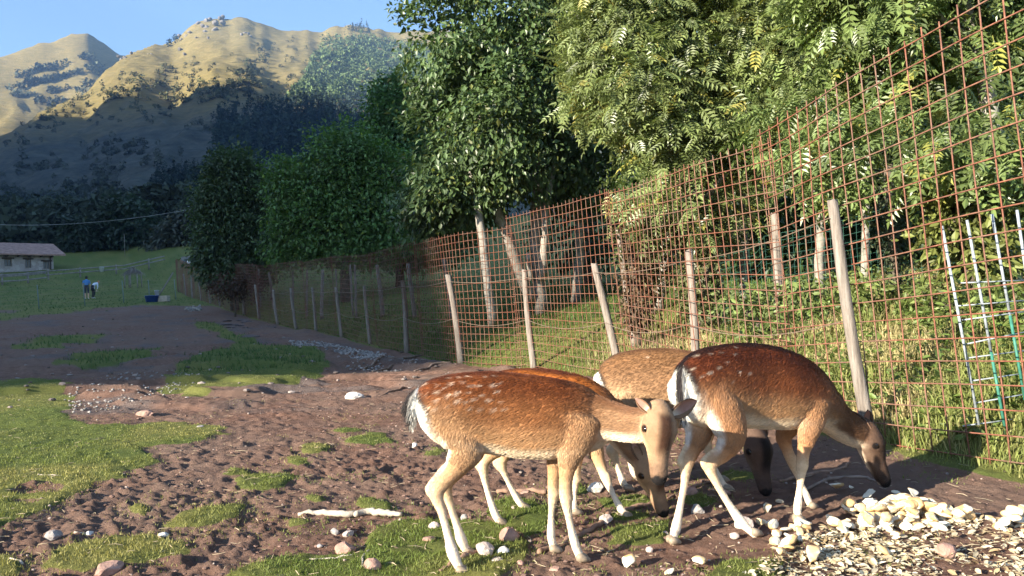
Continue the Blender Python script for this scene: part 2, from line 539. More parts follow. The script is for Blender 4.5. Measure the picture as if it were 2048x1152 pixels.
m, nt, b = new_mat('dry_alpine_grass')
co = coords(nt)
n1 = noise(nt, 0.012, 5, 0.6, co); n2 = noise(nt, 0.09, 5, 0.7, co)
cst = coords(nt, 'Object', (0.05, 0.05, 0.5)); n4 = noise(nt, 1.0, 5, 0.7, cst)
c1 = ramp(nt, n2, [(0.30, (0.105, 0.088, 0.036)), (0.5, (0.220, 0.172, 0.070)), (0.72, (0.32, 0.24, 0.105))])
c2 = ramp(nt, n4, [(0.36, (0.070, 0.072, 0.030)), (0.6, (0.245, 0.185, 0.078))])
sx = nt.nodes.new('ShaderNodeSeparateXYZ'); nt.links.new(co, sx.inputs[0])
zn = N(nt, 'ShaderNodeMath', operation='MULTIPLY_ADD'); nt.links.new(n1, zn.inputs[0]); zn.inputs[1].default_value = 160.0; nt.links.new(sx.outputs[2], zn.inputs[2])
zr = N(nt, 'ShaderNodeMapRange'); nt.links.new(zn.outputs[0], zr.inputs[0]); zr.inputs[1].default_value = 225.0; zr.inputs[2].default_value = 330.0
shaded_heath = ramp(nt, n2, [(0.3, (0.042, 0.050, 0.046)), (0.55, (0.085, 0.092, 0.076)), (0.75, (0.14, 0.135, 0.11))])  # heath tone, also darkened and greyed to paint in the lower slope's shade
nt.links.new(mix(nt, zr.outputs[0], shaded_heath, mix(nt, 0.45, mix(nt, n1, c1, (0.17, 0.14, 0.055)), c2)), b.inputs['Base Color'])
b.inputs['Roughness'].default_value = 1.0; b.inputs['Specular IOR Level'].default_value = 0.05
bump(nt, b, n4, 1.0, 4.0)
MAT_HILL = m
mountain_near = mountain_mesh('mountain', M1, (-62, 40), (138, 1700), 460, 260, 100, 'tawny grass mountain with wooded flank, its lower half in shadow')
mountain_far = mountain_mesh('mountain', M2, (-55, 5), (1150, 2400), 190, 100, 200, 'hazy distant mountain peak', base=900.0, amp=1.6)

def hit_mountain(px, py, M=M1, base=125.0, seed=100, amp=1.0):
    d = ray(px, py)
    az = np.arctan2(d[:, 0], d[:, 1]); te = d[:, 2] / np.hypot(d[:, 0], d[:, 1])
    best = np.full(az.shape, np.nan)
    for r in np.geomspace(140, 1800, 110):
        h = mount(M, az, np.full(az.shape, r), base, seed=seed, amp=amp)
        ok = np.isnan(best) & (h >= 1.15 + te * r)
        best = np.where(ok, r, best)
    x = best * np.sin(az); y = best * np.cos(az)
    return x, y, mount(M, az, best, base, seed=seed, amp=amp), ~np.isnan(best)

# the wooded slope and the high ridge behind the camera that keep the low sun off the left of the place
D_ = np.array([math.sin(SUN_AZ), math.cos(SUN_AZ)]); U_ = np.array([math.cos(SUN_AZ), -math.sin(SUN_AZ)])
TE = math.tan(SUN_EL)
def ridge_behind(name, s0, s_crest, s1, us, vs, jag, jscale, label, nu=260):
    u = np.linspace(us[0], us[-1], nu)
    s = np.concatenate([np.linspace(s0, s_crest, 20), np.linspace(s_crest, s1, 21)[1:]])
    uu, ss = np.meshgrid(u, s, indexing='ij')
    crest = TE * s_crest + np.interp(uu, us, vs) + jag * (fbm(uu / jscale, uu * 0, 300, 3) - 0.5)
    t = np.where(ss < s_crest, (ss - s0) / (s_crest - s0), (s1 - ss) / (s1 - s_crest))
    h = crest * np.clip(t, 0, 1) ** 0.9
    p = uu[..., None] * U_ - ss[..., None] * D_
    base = G(np.clip(p[..., 0], -150, 150), np.clip(p[..., 1], -150, 150)) - 0.5
    h = np.maximum(h, base)
    v = np.concatenate([p, h[..., None]], -1).reshape(-1, 3)
    idx = np.arange(nu * 40).reshape(nu, 40)
    q = np.stack([idx[:-1, :-1], idx[1:, :-1], idx[1:, 1:], idx[:-1, 1:]], -1).reshape(-1, 4)
    return tag(link(name, mesh_np(name, v, q, True), MAT_HILL), label, kind='structure')
ridge_behind('hill', 105, 170, 300, [-300, -200, -97, -60, -34, -20, -16, -13.2, -11.5, 0, 40, 110], [130, 100, 58, 40, 22, 13, 8, 2, -5, -22, -42, -50], 2.0, 5.0, 'steep slope behind the viewer that shades the enclosure', nu=520)
ridge_behind('hill', 500, 1400, 2300, [-1500, -1100, -1000, -905, -750, -700, -600, -400, -250, -120, 0, 300], [320, 300, 265, 300, 312, 272, 260, 180, 110, 35, -90, -300], 26, 60.0, 'high ridge behind the viewer that shades the valley')
# ------------------------------------------------------------------ rusty mesh fence
MAT_RUST, nt, b = new_mat('rusty_steel')
co = coords(nt)
f1 = noise(nt, 18, 5, 0.75, co); f2 = noise(nt, 1.6, 4, 0.7, co)
nt.links.new(mix(nt, ramp(nt, f2, [(0.42, (0, 0, 0)), (0.6, (1, 1, 1))]), ramp(nt, f1, [(0.3, (0.08, 0.030, 0.020)), (0.55, (0.22, 0.078, 0.046)), (0.75, (0.36, 0.17, 0.10))]), ramp(nt, f1, [(0.3, (0.09, 0.055, 0.042)), (0.6, (0.23, 0.125, 0.085)), (0.8, (0.34, 0.25, 0.20))])), b.inputs['Base Color'])
b.inputs['Roughness'].default_value = 0.75; b.inputs['Specular IOR Level'].default_value = 0.35
MAT_WOOD, nt, b = new_mat('weathered_post_wood')
co = coords(nt, 'Object', (9, 9, 0.9))
f1 = noise(nt, 4, 6, 0.7, co); f2 = noise(nt, 1.2, 4, 0.6, coords(nt, 'Object', (2, 2, 1.5)))
c1 = ramp(nt, f1, [(0.32, (0.055, 0.042, 0.034)), (0.5, (0.22, 0.185, 0.155)), (0.72, (0.42, 0.375, 0.33))])
nt.links.new(mix(nt, f2, c1, (0.20, 0.17, 0.145)), b.inputs['Base Color'])
b.inputs['Roughness'].default_value = 0.9; b.inputs['Specular IOR Level'].default_value = 0.15
bump(nt, b, f1, 0.9, 0.012)
MAT_WIRE = simple('galvanised_wire', (0.30, 0.22, 0.16), 0.5, 0.3, 30, metallic=0.4)

_ys = np.concatenate([np.linspace(2.5, 16, 400), np.linspace(16, 65, 400)[1:]])
_fp = np.stack([fence_x(_ys), _ys], 1)
# round the corners of the fence line a little
for _ in range(30): _fp[1:-1] = (_fp[:-2] + 2 * _fp[1:-1] + _fp[2:]) / 4
_fs = np.concatenate([[0], np.cumsum(np.linalg.norm(np.diff(_fp, axis=0), axis=1))])
_fpx = np.array([pix((p[0], p[1], float(G(p[0], p[1])) + .4))[0] for p in _fp])

def fence_at(s):
    x = np.interp(s, _fs, _fp[:, 0]); y = np.interp(s, _fs, _fp[:, 1])
    e = 0.15
    tx = np.interp(s + e, _fs, _fp[:, 0]) - np.interp(s - e, _fs, _fp[:, 0]); ty = np.interp(s + e, _fs, _fp[:, 1]) - np.interp(s - e, _fs, _fp[:, 1])
    l = np.hypot(tx, ty) + 1e-9
    return np.stack([x, y], -1), np.stack([-ty / l, tx / l], -1)      # point, normal towards the enclosure

def fence_s(px):
    o = np.argsort(_fpx)
    return float(np.interp(px, _fpx[o], _fs[o]))

def top_z(px, py):
    s = fence_s(px); p, _ = fence_at(s)
    return float(at(px, py, p[1])[2])

S1, S2, S3 = fence_s(1568), fence_s(1245), fence_s(1037)
LEAN = math.tan(math.radians(2.2))
CELL = 0.15
def mesh_panel(s0, s1, z0, z1, label, near, off=0.0, seed=0):
    rng = np.random.default_rng(400 + seed)
    n = int(round((s1 - s0) / CELL)); ss = s0 + (np.arange(n + 1)) * CELL
    top = lambda s: z0 + (z1 - z0) * (s - s0) / (s1 - s0)
    wob = lambda s, z: 0.022 * math.sin(s * 1.7 + z * 0.9 + seed) + 0.012 * math.sin(s * 4.1 + seed * 2 + z * 2.0)
    def P(s, z):
        p, nn = fence_at(np.float64(s)); g = float(G(p[0], p[1]))
        q = p + nn * ((z - g) * LEAN + wob(s, z) + off)
        return np.array([q[0], q[1], z])
    p0, _ = fence_at(np.float64((s0 + s1) / 2)); base = np.array([p0[0], p0[1], float(G(p0[0], p0[1]))])
    root = empty('steel_mesh_panel', base, label, 'fence panel', 'rusty mesh panels of the enclosure fence')
    one = MB()
    r = 0.0048 if near else 0.0078
    def emit(pts, name, sides):
        mb = MB() if near else one
        mb.tube(np.array(pts) - base, r, sides)
        if near: mb.build(name, MAT_RUST, root, True)
    sides = 6 if near else 3
    for s in ss:
        p, _ = fence_at(np.float64(s)); g = float(G(p[0], p[1]))
        t = top(s) + rng.uniform(.035, .075)
        zz = np.linspace(g - .04, t, 9 if near else 4); j = rng.normal(0, .004, 2)
        emit([P(s + j[0] * math.sin(z * 2), z) for z in zz], 'vertical_bar', sides)
    gmin = min(float(G(*fence_at(np.float64(s))[0])) for s in ss)
    rows = int((max(z0, z1) - gmin) / CELL) + 1
    for k in range(rows):
        pts = []
        for s in np.linspace(s0 - .03, s1 + .03, 22 if near else 8):
            p, nn = fence_at(np.float64(s)); z = top(s) - k * CELL + 0.006 * math.sin(s * 2.3 + k)
            q = P(s, z); pts.append(q + np.array([nn[0], nn[1], 0]) * .0095)
        g = np.mean([float(G(q[0], q[1])) for q in pts])
        if np.mean([q[2] for q in pts]) < g - .01: break
        emit(pts, 'horizontal_bar', sides)
    if not near:
        o = one.build('steel_bars', MAT_RUST, root); o['kind'] = 'stuff'
    return root

NEARN = ['rusty steel mesh panel at the picture edge behind the bread pile', 'rusty steel mesh panel behind the two deer at the thick leaning post',
         'rusty steel mesh panel behind the back of the nearest deer']
sA = S1 - 30 * CELL
mesh_panel(sA, S1 + .0, top_z(2035, -25), top_z(1590, 258), NEARN[0], True, seed=1)
mesh_panel(S1 - .12, S1 - .12 + round((S2 - S1 + .14) / CELL) * CELL, top_z(1578, 286), top_z(1247, 388), NEARN[1], True, off=-.016, seed=2)
mesh_panel(S2 - .1, S2 - .1 + round((S3 - S2 + .14) / CELL) * CELL, top_z(1252, 384), top_z(1036, 437), NEARN[2], True, seed=3)
s = S3 - .08; k = 3
FARL = ['rusty mesh panel just beyond the Y-shaped trunk', 'rusty mesh panel above the heap of pale stones', 'rusty mesh panel along the gravel strip']
far_end = fence_s(352)
while s < far_end:
    e = s + 30 * CELL
    pa, _ = fence_at(np.float64(s)); pb, _ = fence_at(np.float64(e))
    lab = FARL[k - 3] if k - 3 < 3 else 'rusty mesh panel in the shaded far stretch of the fence'
    mesh_panel(s, e, float(G(*pa)) + 2.76 + .05 * math.sin(k * 2.1), float(G(*pb)) + 2.76 + .05 * math.sin(k * 2.9 + 1), lab, False, off=-.014 * (k % 2), seed=k + 1)
    s = e - .1; k += 1

# ------------------------------------------------------------------ timber posts
def timber_post(px0, py0, px1, py1, depth, width, label, group, seed, split=False, mat=None, name='wooden_post', ivy=False):
    rng = np.random.default_rng(seed)
    top = at(px0, py0, depth + .02); bot = at(px1, py1, depth)
    d = (bot - top) / max(abs(bot[2] - top[2]), .05)
    g = float(G(bot[0], bot[1]))
    foot = top + d * (top[2] - g + .05)
    rad = .76 * width * depth / FOC / 2
    zs = np.linspace(0, 1, 11); sides = 11
    ph = rng.uniform(0, 6.28, 6)
    vs = []
    for t in zs:
        c = foot + (top - foot) * t
        bend = rad * .45 * math.sin(t * 3.1 + ph[0])
        for j in range(sides):
            a = j * 2 * math.pi / sides
            r = rad * (1.12 - .2 * t) * (1 + .10 * math.sin(2 * a + ph[1]) + .07 * math.sin(3 * a + ph[2] + t * 1.5) + rng.normal(0, .03))
            if split and abs(math.cos((a - ph[3]) / 2)) > .985: r *= .55
            vs.append(c + np.array([math.cos(a) * r + bend, math.sin(a) * r, (.012 * rng.normal() if t == 1 else 0)]))
    vs = np.array(vs + [top + np.array([0, 0, rad * .18]), foot])
    n = len(zs); i = np.arange(n - 1)[:, None] * sides; j = np.arange(sides)[None]; jn = (j + 1) % sides
    q = np.stack([i + j, i + jn, i + jn + sides, i + j + sides], -1).reshape(-1, 4)
    b0 = (n - 1) * sides
    tr = [(n * sides, b0 + k, b0 + (k + 1) % sides) for k in range(sides)] + [(n * sides + 1, (k + 1) % sides, k) for k in range(sides)]
    me = mesh_np(name, vs - foot, [q, np.array(tr)], True)
    o = link(name, me, mat or MAT_WOOD); o.location = foot
    return tag(o, label, 'post', group), top, foot

def fdep(px, off=.16):
    p, nn = fence_at(np.float64(fence_s(px))); return float((p - nn * off)[1])

FRONT = [(1662, 402, 1748, 905, 36, 'thick split wooden post leaning left behind the head of the dark deer'),
         (1377, 500, 1390, 760, 22, 'slender forked wooden post rising between the two rear deer'),
         (1191, 528, 1240, 760, 22, 'leaning wooden post above the grey-brown deer'),
         (1051, 540, 1067, 738, 18, 'straight wooden post above the back of the nearest deer'),
         (897, 550, 921, 716, 20, 'pale wooden post next to the grazing ground corner, fourth from the thick split post'),
         (803, 562, 815, 700, 17, 'dark thick post right of the small white object behind the fence'),
         (730, 572, 739, 692, 10, 'thin post left of the small white object behind the fence'),
         (673, 575, 683, 686, 9, 'thin post above the heap of pale stones'),
         (623, 575, 634, 674, 8, 'thin post above the left end of the pale stones'),
         (582, 577, 592, 664, 8, 'thin post at the left end of the stone strip'),
         (546, 580, 556, 652, 8, 'thin post where the fence turns into shade')]
wire_anchor = []
for k, (a, b_, c, d, w, lab) in enumerate(FRONT):
    _, t_, f_ = timber_post(a, b_, c, d, fdep(c), w * (1 if k < 2 else .86), lab, 'posts along the mesh fence', 500 + k, split=k in (0, 1))
    wire_anchor.append((t_, f_))
for k, px in enumerate((516, 488, 462, 440, 420, 402, 386, 372)):
    dd = fdep(px); p = at(px, 600, dd); g = float(G(p[0], p[1])); hx, hy = pix((p[0], p[1], g + 1.75)); bx, by = pix((p[0], p[1], g))
    timber_post(hx - 3, hy, bx, by, dd, max(5, 7 - k * .3), 'thin post in the far shaded stretch of the mesh fence', 'far posts of the mesh fence', 540 + k)
BACK = [(1240, 456, 1262, 650, 12.6, 20, 'old post wrapped in ivy behind the mesh'), (1546, 428, 1562, 640, 10.6, 24, 'pale barkless post behind the mesh, left of the thick split post'),
        (1434, 412, 1442, 640, 12.5, 20, 'pale post half hidden in the ivy bush'), (1356, 330, 1376, 640, 13.4, 20, 'tall bleached stake standing in the leaves above the fence'),
        (818, 528, 829, 660, 25, 11, 'post of the second fence beside the dark thick post'), (755, 530, 766, 650, 27, 11, 'forked post of the second fence, first to the left of the dark thick post'),
        (708, 530, 714, 640, 29, 7, 'post of the second fence, second to the left of the dark thick post'), (699, 530, 708, 640, 30, 6, 'post of the second fence leaning against its neighbour'), (672, 538, 677, 640, 31, 5, 'thin stick post of the second fence'),
        (644, 540, 645, 640, 32, 8, 'upright pale post of the second fence'), (615, 540, 613, 640, 34, 5, 'slight post of the second fence over the stone strip'),
        (585, 540, 588, 636, 36, 5, 'slight post of the second fence at the dark tree'), (539, 545, 548, 630, 40, 6, 'leaning post of the second fence under the dark tree'), (516, 538, 522, 625, 42, 6, 'post of the second fence against the dark tree foot'), (889, 518, 904, 660, 23, 9, 'thin post of the second fence behind the pale post')]
for k, (a, b_, c, d, dep, w, lab) in enumerate(BACK):
    timber_post(a, b_, c, d, dep, w, lab, 'posts behind the mesh fence', 600 + k)
# sagging strands between the front posts
for lvl, lab in ((.93, 'upper sagging wire strand strung between the wooden posts'), (.52, 'lower sagging wire strand strung between the wooden posts')):
    mb = MB(); pts = []
    for i in range(len(wire_anchor) - 1):
        a = wire_anchor[i][1] + (wire_anchor[i][0] - wire_anchor[i][1]) * lvl; c = wire_anchor[i + 1][1] + (wire_anchor[i + 1][0] - wire_anchor[i + 1][1]) * lvl
        for t in np.linspace(0, 1, 9)[:-1]:
            pts.append(a + (c - a) * t + np.array([-.05, -.03, -.13 * 4 * t * (1 - t) * (1 if lvl < .8 else .45)]))
    mb.tube(pts, .004, 4); o = mb.build('fence_wire', MAT_WIRE); tag(o, lab, 'wire', 'wire strands of the inner fence')

# green wire netting on the second fence at the right
MAT_GREEN = simple('green_plastic_wire', (0.028, 0.095, 0.070), 0.6, 0.2, 20)
mb = MB()
gp_ = [at(1440, 520, 11.6), at(1700, 480, 9.6), at(1900, 450, 8.3), at(2080, 430, 7.4), at(2200, 430, 6.9)]
gp_ = np.array([[p[0], p[1]] for p in gp_])
gs = np.concatenate([[0], np.cumsum(np.linalg.norm(np.diff(gp_, axis=0), axis=1))])
def gpt(s, z):
    x = np.interp(s, gs, gp_[:, 0]); y = np.interp(s, gs, gp_[:, 1]); return np.array([x, y, float(G(x, y)) + z + .03 * math.sin(s * 2.2)])
hN = 1.25
for s in np.arange(0, gs[-1], .1): mb.tube([gpt(s, z) + np.array([.01 * math.sin(9 * z + s), 0, 0]) for z in np.linspace(0, hN, 4)], .0022, 3, cap=False)
for z in np.arange(0.05, hN + .01, .1): mb.tube([gpt(s, z) for s in np.linspace(0, gs[-1], 24)], .0022, 3, cap=False)
o = mb.build('wire_netting', MAT_GREEN); tag(o, 'green wire netting behind the rusty mesh on the bank', 'netting')

# white and green rack of bars leaning behind the mesh at the right edge
MAT_WHITE = simple('flaking_white_paint', (0.28, 0.31, 0.34), 0.6, 0.4, 30)
MAT_GPAINT = simple('green_paint', (0.04, 0.17, 0.125), 0.5, 0.25, 30)
dz_ = 4.95
root = empty('bar_rack', tuple(hit(1960, 905)), 'white metal rack with green lower bars and thin rungs behind the mesh', 'rack')
ro = np.array(root.location)
for (a, b_, c, d, e) in ((1884, 452, 1958, 850, .0), (1934, 440, 2012, 868, .62), (1984, 428, 2050, 800, .55), (2034, 420, 2086, 780, .7)):
    p0 = at(a, b_, dz_); p1 = at(c, d, dz_ - .05)
    pm = p0 + (p1 - p0) * (e if e else 1.0)
    m1 = MB(); m1.tube(np.array([p0, pm]) - ro, .009, 8); m1.build('upright', MAT_WHITE, root, True)
    if e:
        m2 = MB(); m2.tube(np.array([pm, p1]) - ro, .0092, 8); m2.build('upright', MAT_GPAINT, root, True)
for y0, y1, xa, xb in ((566, 560, 1920, 2060), (640, 622, 1925, 2060), (688, 662, 1932, 2060), (716, 700, 1935, 2060), (762, 745, 1942, 2060), (806, 785, 1950, 2070), (852, 838, 1925, 2030), (612, 600, 1915, 2060)):
    m1 = MB(); m1.tube(np.array([at(xa, y0, dz_ - .03), at(xb, y1, dz_ - .03)]) - ro, .0046, 6); m1.build('rung', MAT_WHITE, root, True)
# ------------------------------------------------------------------ foliage
def leaf_template(kind):
    """vertices, triangles; a leaf lies along +X, its face looks along +Z, unit length"""
    if kind == 'simple':
        v = [(0, 0, 0), (.32, .2, .045), (.72, .17, .03), (1, 0, -.06), (.72, -.17, .03), (.32, -.2, .045), (.5, 0, -.02)]
        t = [(0, 6, 1), (1, 6, 2), (2, 6, 3), (3, 6, 4), (4, 6, 5), (5, 6, 0)]
        return np.array(v, float), np.array(t)
    if kind == 'blade':
        v = [(0, 0, 0), (.5, .28, .06), (1, 0, -.08), (.5, -.28, .06)]
        return np.array(v, float), np.array([(0, 2, 1), (0, 3, 2)])
    vs, ts = [], []
    n = 5
    def leaflet(px, ang, ln, dr):
        c, s = math.cos(ang), math.sin(ang)
        k = len(vs)
        for (x, y, z) in ((0, 0, 0), (.45, .19, .03), (1, 0, -.10 - dr), (.45, -.19, .03)):
            vs.append((px + (x * c - y * s) * ln, (x * s + y * c) * ln, z * ln - .05 * px * px - dr * .1))
        ts.extend([(k, k + 2, k + 1), (k, k + 3, k + 2)])
    for i in range(n):
        px = .22 + .66 * i / (n - 1); ln = .30 * (1 - .25 * abs(i - 1.5) / 2)
        for sg in (-1, 1): leaflet(px, sg * 1.02, ln, .12)
    leaflet(.88, 0, .30, .12)
    k = len(vs); vs.extend([(0, .006, 0), (0, -.006, 0), (.9, 0, -.045)]); ts.append((k, k + 1, k + 2))
    return np.array(vs, float), np.array(ts)
TPL = {k: leaf_template(k) for k in ('simple', 'blade', 'pinnate')}

def leaves(name, pos, dirs, nrm, size, kind, cols, mat, parent=None):
    T, F = TPL[kind]
    x = unit(dirs); z = unit(nrm - x * (nrm * x).sum(1, keepdims=True)); y = np.cross(z, x)
    n, k = len(pos), len(T)
    V = pos[:, None] + size[:, None, None] * (T[None, :, 0:1] * x[:, None] + T[None, :, 1:2] * y[:, None] + T[None, :, 2:3] * z[:, None])
    me = mesh_np(name, V.reshape(-1, 3), (F[None] + np.arange(n)[:, None, None] * k).reshape(-1, 3), False)
    set_col(me, np.repeat(cols, k, axis=0))
    return link(name, me, mat, parent)

MAT_LEAF = leaf_mat('broadleaf', 0.30, 0.42, 0.5)
MAT_LEAF_PALE = leaf_mat('ash_leaf', 0.30, 0.40, 0.6)
MAT_BARK = simple('grey_bark', (0.26, 0.235, 0.20), 0.9, 0.4, 9, bmp=0.6)
MAT_BARK_D = simple('dark_bark', (0.10, 0.08, 0.06), 0.95, 0.4, 9, bmp=0.6)
MAT_IVYLEAF = leaf_mat('ivy_leaf', 0.25, 0.5, 0.4)

def crown_points(lobes, n, clump, per, rng, shell=0.28, hole=0.0):
    """lobes: (centre, (rx, ry, rz)); returns leaf places, outward directions and how deep each clump sits"""
    vol = np.array([a * b_ * c for _, (a, b_, c) in lobes]) ** .75
    li = rng.choice(len(lobes), n, p=vol / vol.sum())
    d = unit(rng.normal(size=(n, 3)))
    r = rng.uniform(0, 1, n) ** shell
    C = np.array([l[0] for l in lobes])[li]; R = np.array([l[1] for l in lobes])[li]
    wob = 0.78 + 0.44 * fbm(d[:, 0] * 2.2 + li * 7, d[:, 2] * 2.2 + d[:, 1] * 1.7, 77, 3)
    cc = C + d * R * (r * wob)[:, None]
    if hole > 0:        # gaps between the sprays
        keep = fbm(cc[:, 0] * 1.25 + cc[:, 1] * .8, cc[:, 2] * 1.25 + cc[:, 1] * .5, 177, 2) > hole + .12 * rng.normal(size=n) * .5
        cc, d, R, li = cc[keep], d[keep], R[keep], li[keep]; n = len(cc)
    cen = np.repeat(cc, per, 0) + rng.normal(0, clump, (n * per, 3)) * np.array([1, 1, .8])
    out = np.repeat(unit(d * R), per, 0)
    tint = np.repeat(rng.normal(0, 1, n), per)
    return cen, out, tint

def tree(name, label, foot, trunk, limbs, lobes, nclump, per, clump, leaf, kind, base, mat, rng_seed, bark=None, droop=.5, group=None, shell=.28, tintamp=.16, cat='tree', hole=0.0):
    """trunk: [(point, radius)...]; limbs: list of the same; lobes for the crown"""
    rng = np.random.default_rng(rng_seed)
    root = empty(name, tuple(foot), label, cat, group)
    foot = np.asarray(foot, float)
    mb = MB()
    for br in [trunk] + list(limbs):
        P = crom(np.array([np.append(p, r) for p, r in br]), 4)
        P[:, :3] += rng.normal(0, 1, (len(P), 3)) * P[:, 3:4] * .12
        mb.tube(P[:, :3] - foot, P[:, 3], 9)
    mb.build('trunk', bark or MAT_BARK, root, True)
    pos, out, tint = crown_points(lobes, nclump, clump, per, rng, shell, hole)
    n = len(pos)
    dirs = out * .7 + rng.normal(0, .55, (n, 3)) + np.array([0, 0, -droop])
    nr = np.array([0, 0, 1.0]) + out * .5 + rng.normal(0, .45, (n, 3))
    sz = leaf * rng.uniform(.65, 1.25, n)
    base = np.asarray(base, float)
    col = base * (1 + tintamp * tint[:, None]) * rng.uniform(.75, 1.25, (n, 1))
    yl = rng.uniform(0, 1, n) < .06
    col[yl] = col[yl] * np.array([1.7, 1.25, .9])
    leaves('crown', pos - foot, dirs, nr, sz, kind, np.clip(col, .005, .6), mat, root)
    return root

def lobe(px, py, depth, rx, ry, rd):
    return (at(px, py, depth), (rx * depth / FOC, rd, ry * depth / FOC))

GR = (0.040, 0.085, 0.022)
# tall tree in the middle: three stems
d0 = 19.0
f0 = hit(1085, 596); f0 = at(1080, 590, d0); f0[2] = float(G(f0[0], f0[1]))
tree('tall_tree', 'tall leafy tree with three pale stems behind the middle of the fence', f0,
     [(f0, .17), (at(1072, 480, d0), .15), (at(1075, 350, d0), .13), (at(1070, 150, d0), .09), (at(1040, -60, d0), .05)],
     [[(at(1062, 600, d0), .16), (at(1040, 540, d0 - .3), .15), (at(1010, 460, d0 - .5), .15), (at(985, 400, d0 - .6), .13), (at(960, 250, d0 - .4), .09), (at(930, 80, d0), .05)],
      [(at(1085, 560, d0 - .2), .12), (at(1090, 470, d0 - .4), .10), (at(1096, 385, d0 - .4), .08), (at(1130, 250, d0), .05)],
      [(at(985, 650, d0 - 1.4), .12), (at(975, 560, d0 - 1.4), .11), (at(962, 450, d0 - 1.2), .10), (at(940, 340, d0 - .8), .07)],
      [(at(1062, 560, d0 - .3), .07), (at(1056, 505, d0 - .5), .06)]],
     [lobe(905, 330, d0, 110, 170, 2.0), lobe(900, 90, d0, 110, 170, 2.0), lobe(1010, 250, d0 - .6, 130, 170, 2.2), lobe(1000, 30, d0, 150, 180, 2.3), lobe(1090, 220, d0, 110, 200, 2.2),
      lobe(1120, 20, d0, 120, 160, 2.2), lobe(930, 395, d0 - .4, 95, 62, 1.5), lobe(860, 420, d0, 60, 80, 1.4), lobe(1140, 330, d0 + .4, 90, 100, 1.6), lobe(960, -160, d0, 200, 160, 2.6), lobe(1150, -150, d0, 140, 140, 2.2)],
     4600, 20, .18, .18, 'blade', (0.082, 0.128, 0.045), MAT_LEAF, 21, droop=.6, hole=.44, tintamp=.24)
# two ash trees in full sun
d1 = 12.5
f1 = at(1400, 600, d1); f1[2] = float(G(f1[0], f1[1]))
tree('ash_tree', 'sunlit ash tree with pale feathery leaves overhanging the middle of the mesh', f1,
     [(f1, .13), (at(1392, 480, d1), .12), (at(1385, 330, d1), .10), (at(1400, 120, d1), .08), (at(1420, -120, d1), .05)],
     [[(at(1385, 360, d1), .08), (at(1300, 240, d1 - .3), .05), (at(1240, 150, d1 - .4), .03)], [(at(1395, 200, d1), .07), (at(1480, 100, d1 - .3), .05), (at(1560, 40, d1 - .4), .03)],
      [(at(1390, 420, d1), .06), (at(1460, 340, d1 - .5), .04), (at(1520, 300, d1 - .7), .02)]],
     [lobe(1240, 60, d1, 100, 130, 1.3), lobe(1290, 190, d1 - .4, 110, 90, 1.2), lobe(1400, 100, d1, 140, 130, 1.5), lobe(1360, 300, d1 - .5, 110, 80, 1.0), lobe(1480, 260, d1 - .6, 120, 100, 1.1),
      lobe(1520, 100, d1 - .3, 120, 130, 1.3), lobe(1600, 190, d1 - .9, 90, 90, .9), lobe(1330, -70, d1, 150, 110, 1.5), lobe(1520, -80, d1, 150, 110, 1.5), lobe(1300, 400, d1 - .3, 70, 60, .8), lobe(1420, 420, d1 - .6, 90, 60, .8), lobe(1200, 130, d1, 60, 100, .9)],
     3500, 5, .16, .39, 'pinnate', (0.175, 0.215, 0.075), MAT_LEAF_PALE, 22, droop=.55, hole=.46, tintamp=.22)
d2 = 8.6
f2 = at(2010, 600, d2); f2[2] = float(G(f2[0], f2[1]))
tree('ash_tree', 'sunlit ash tree with a slanting pale trunk at the picture edge above the mesh', f2,
     [(f2, .11), (at(2015, 430, d2), .10), (at(1985, 240, d2), .09), (at(1955, 100, d2), .08), (at(1915, -40, d2), .07), (at(1890, -250, d2), .05)],
     [[(at(1950, 90, d2), .05), (at(1860, 20, d2 - .2), .03), (at(1780, -10, d2 - .3), .02)], [(at(1815, 140, d2 - .3), .008), (at(1835, 85, d2 - .3), .009), (at(1858, 30, d2 - .3), .006)]],
     [lobe(1740, 40, d2 + .3, 110, 110, 1.0), lobe(1850, 30, d2 + .2, 110, 90, 1.0), lobe(1800, 150, d2 + .5, 110, 70, .8), lobe(1990, 40, d2, 110, 100, .9), lobe(2060, 180, d2 - .2, 90, 130, .8), lobe(1900, 200, d2 + .7, 100, 80, .7),
      lobe(2050, 330, d2 - .3, 70, 90, .6), lobe(1720, 250, d2 + 1.6, 90, 80, .8), lobe(1800, -100, d2, 180, 90, 1.2), lobe(2050, -90, d2, 150, 100, 1.0), lobe(1655, 300, 7.9, 70, 70, .5), lobe(1560, 240, 9.2, 70, 60, .5), lobe(1990, 250, 6.6, 70, 60, .4), lobe(1840, 270, 7.0, 60, 50, .4)],
     2200, 5, .14, .37, 'pinnate', (0.145, 0.195, 0.062), MAT_LEAF_PALE, 23, droop=.5, hole=.46, tintamp=.22)
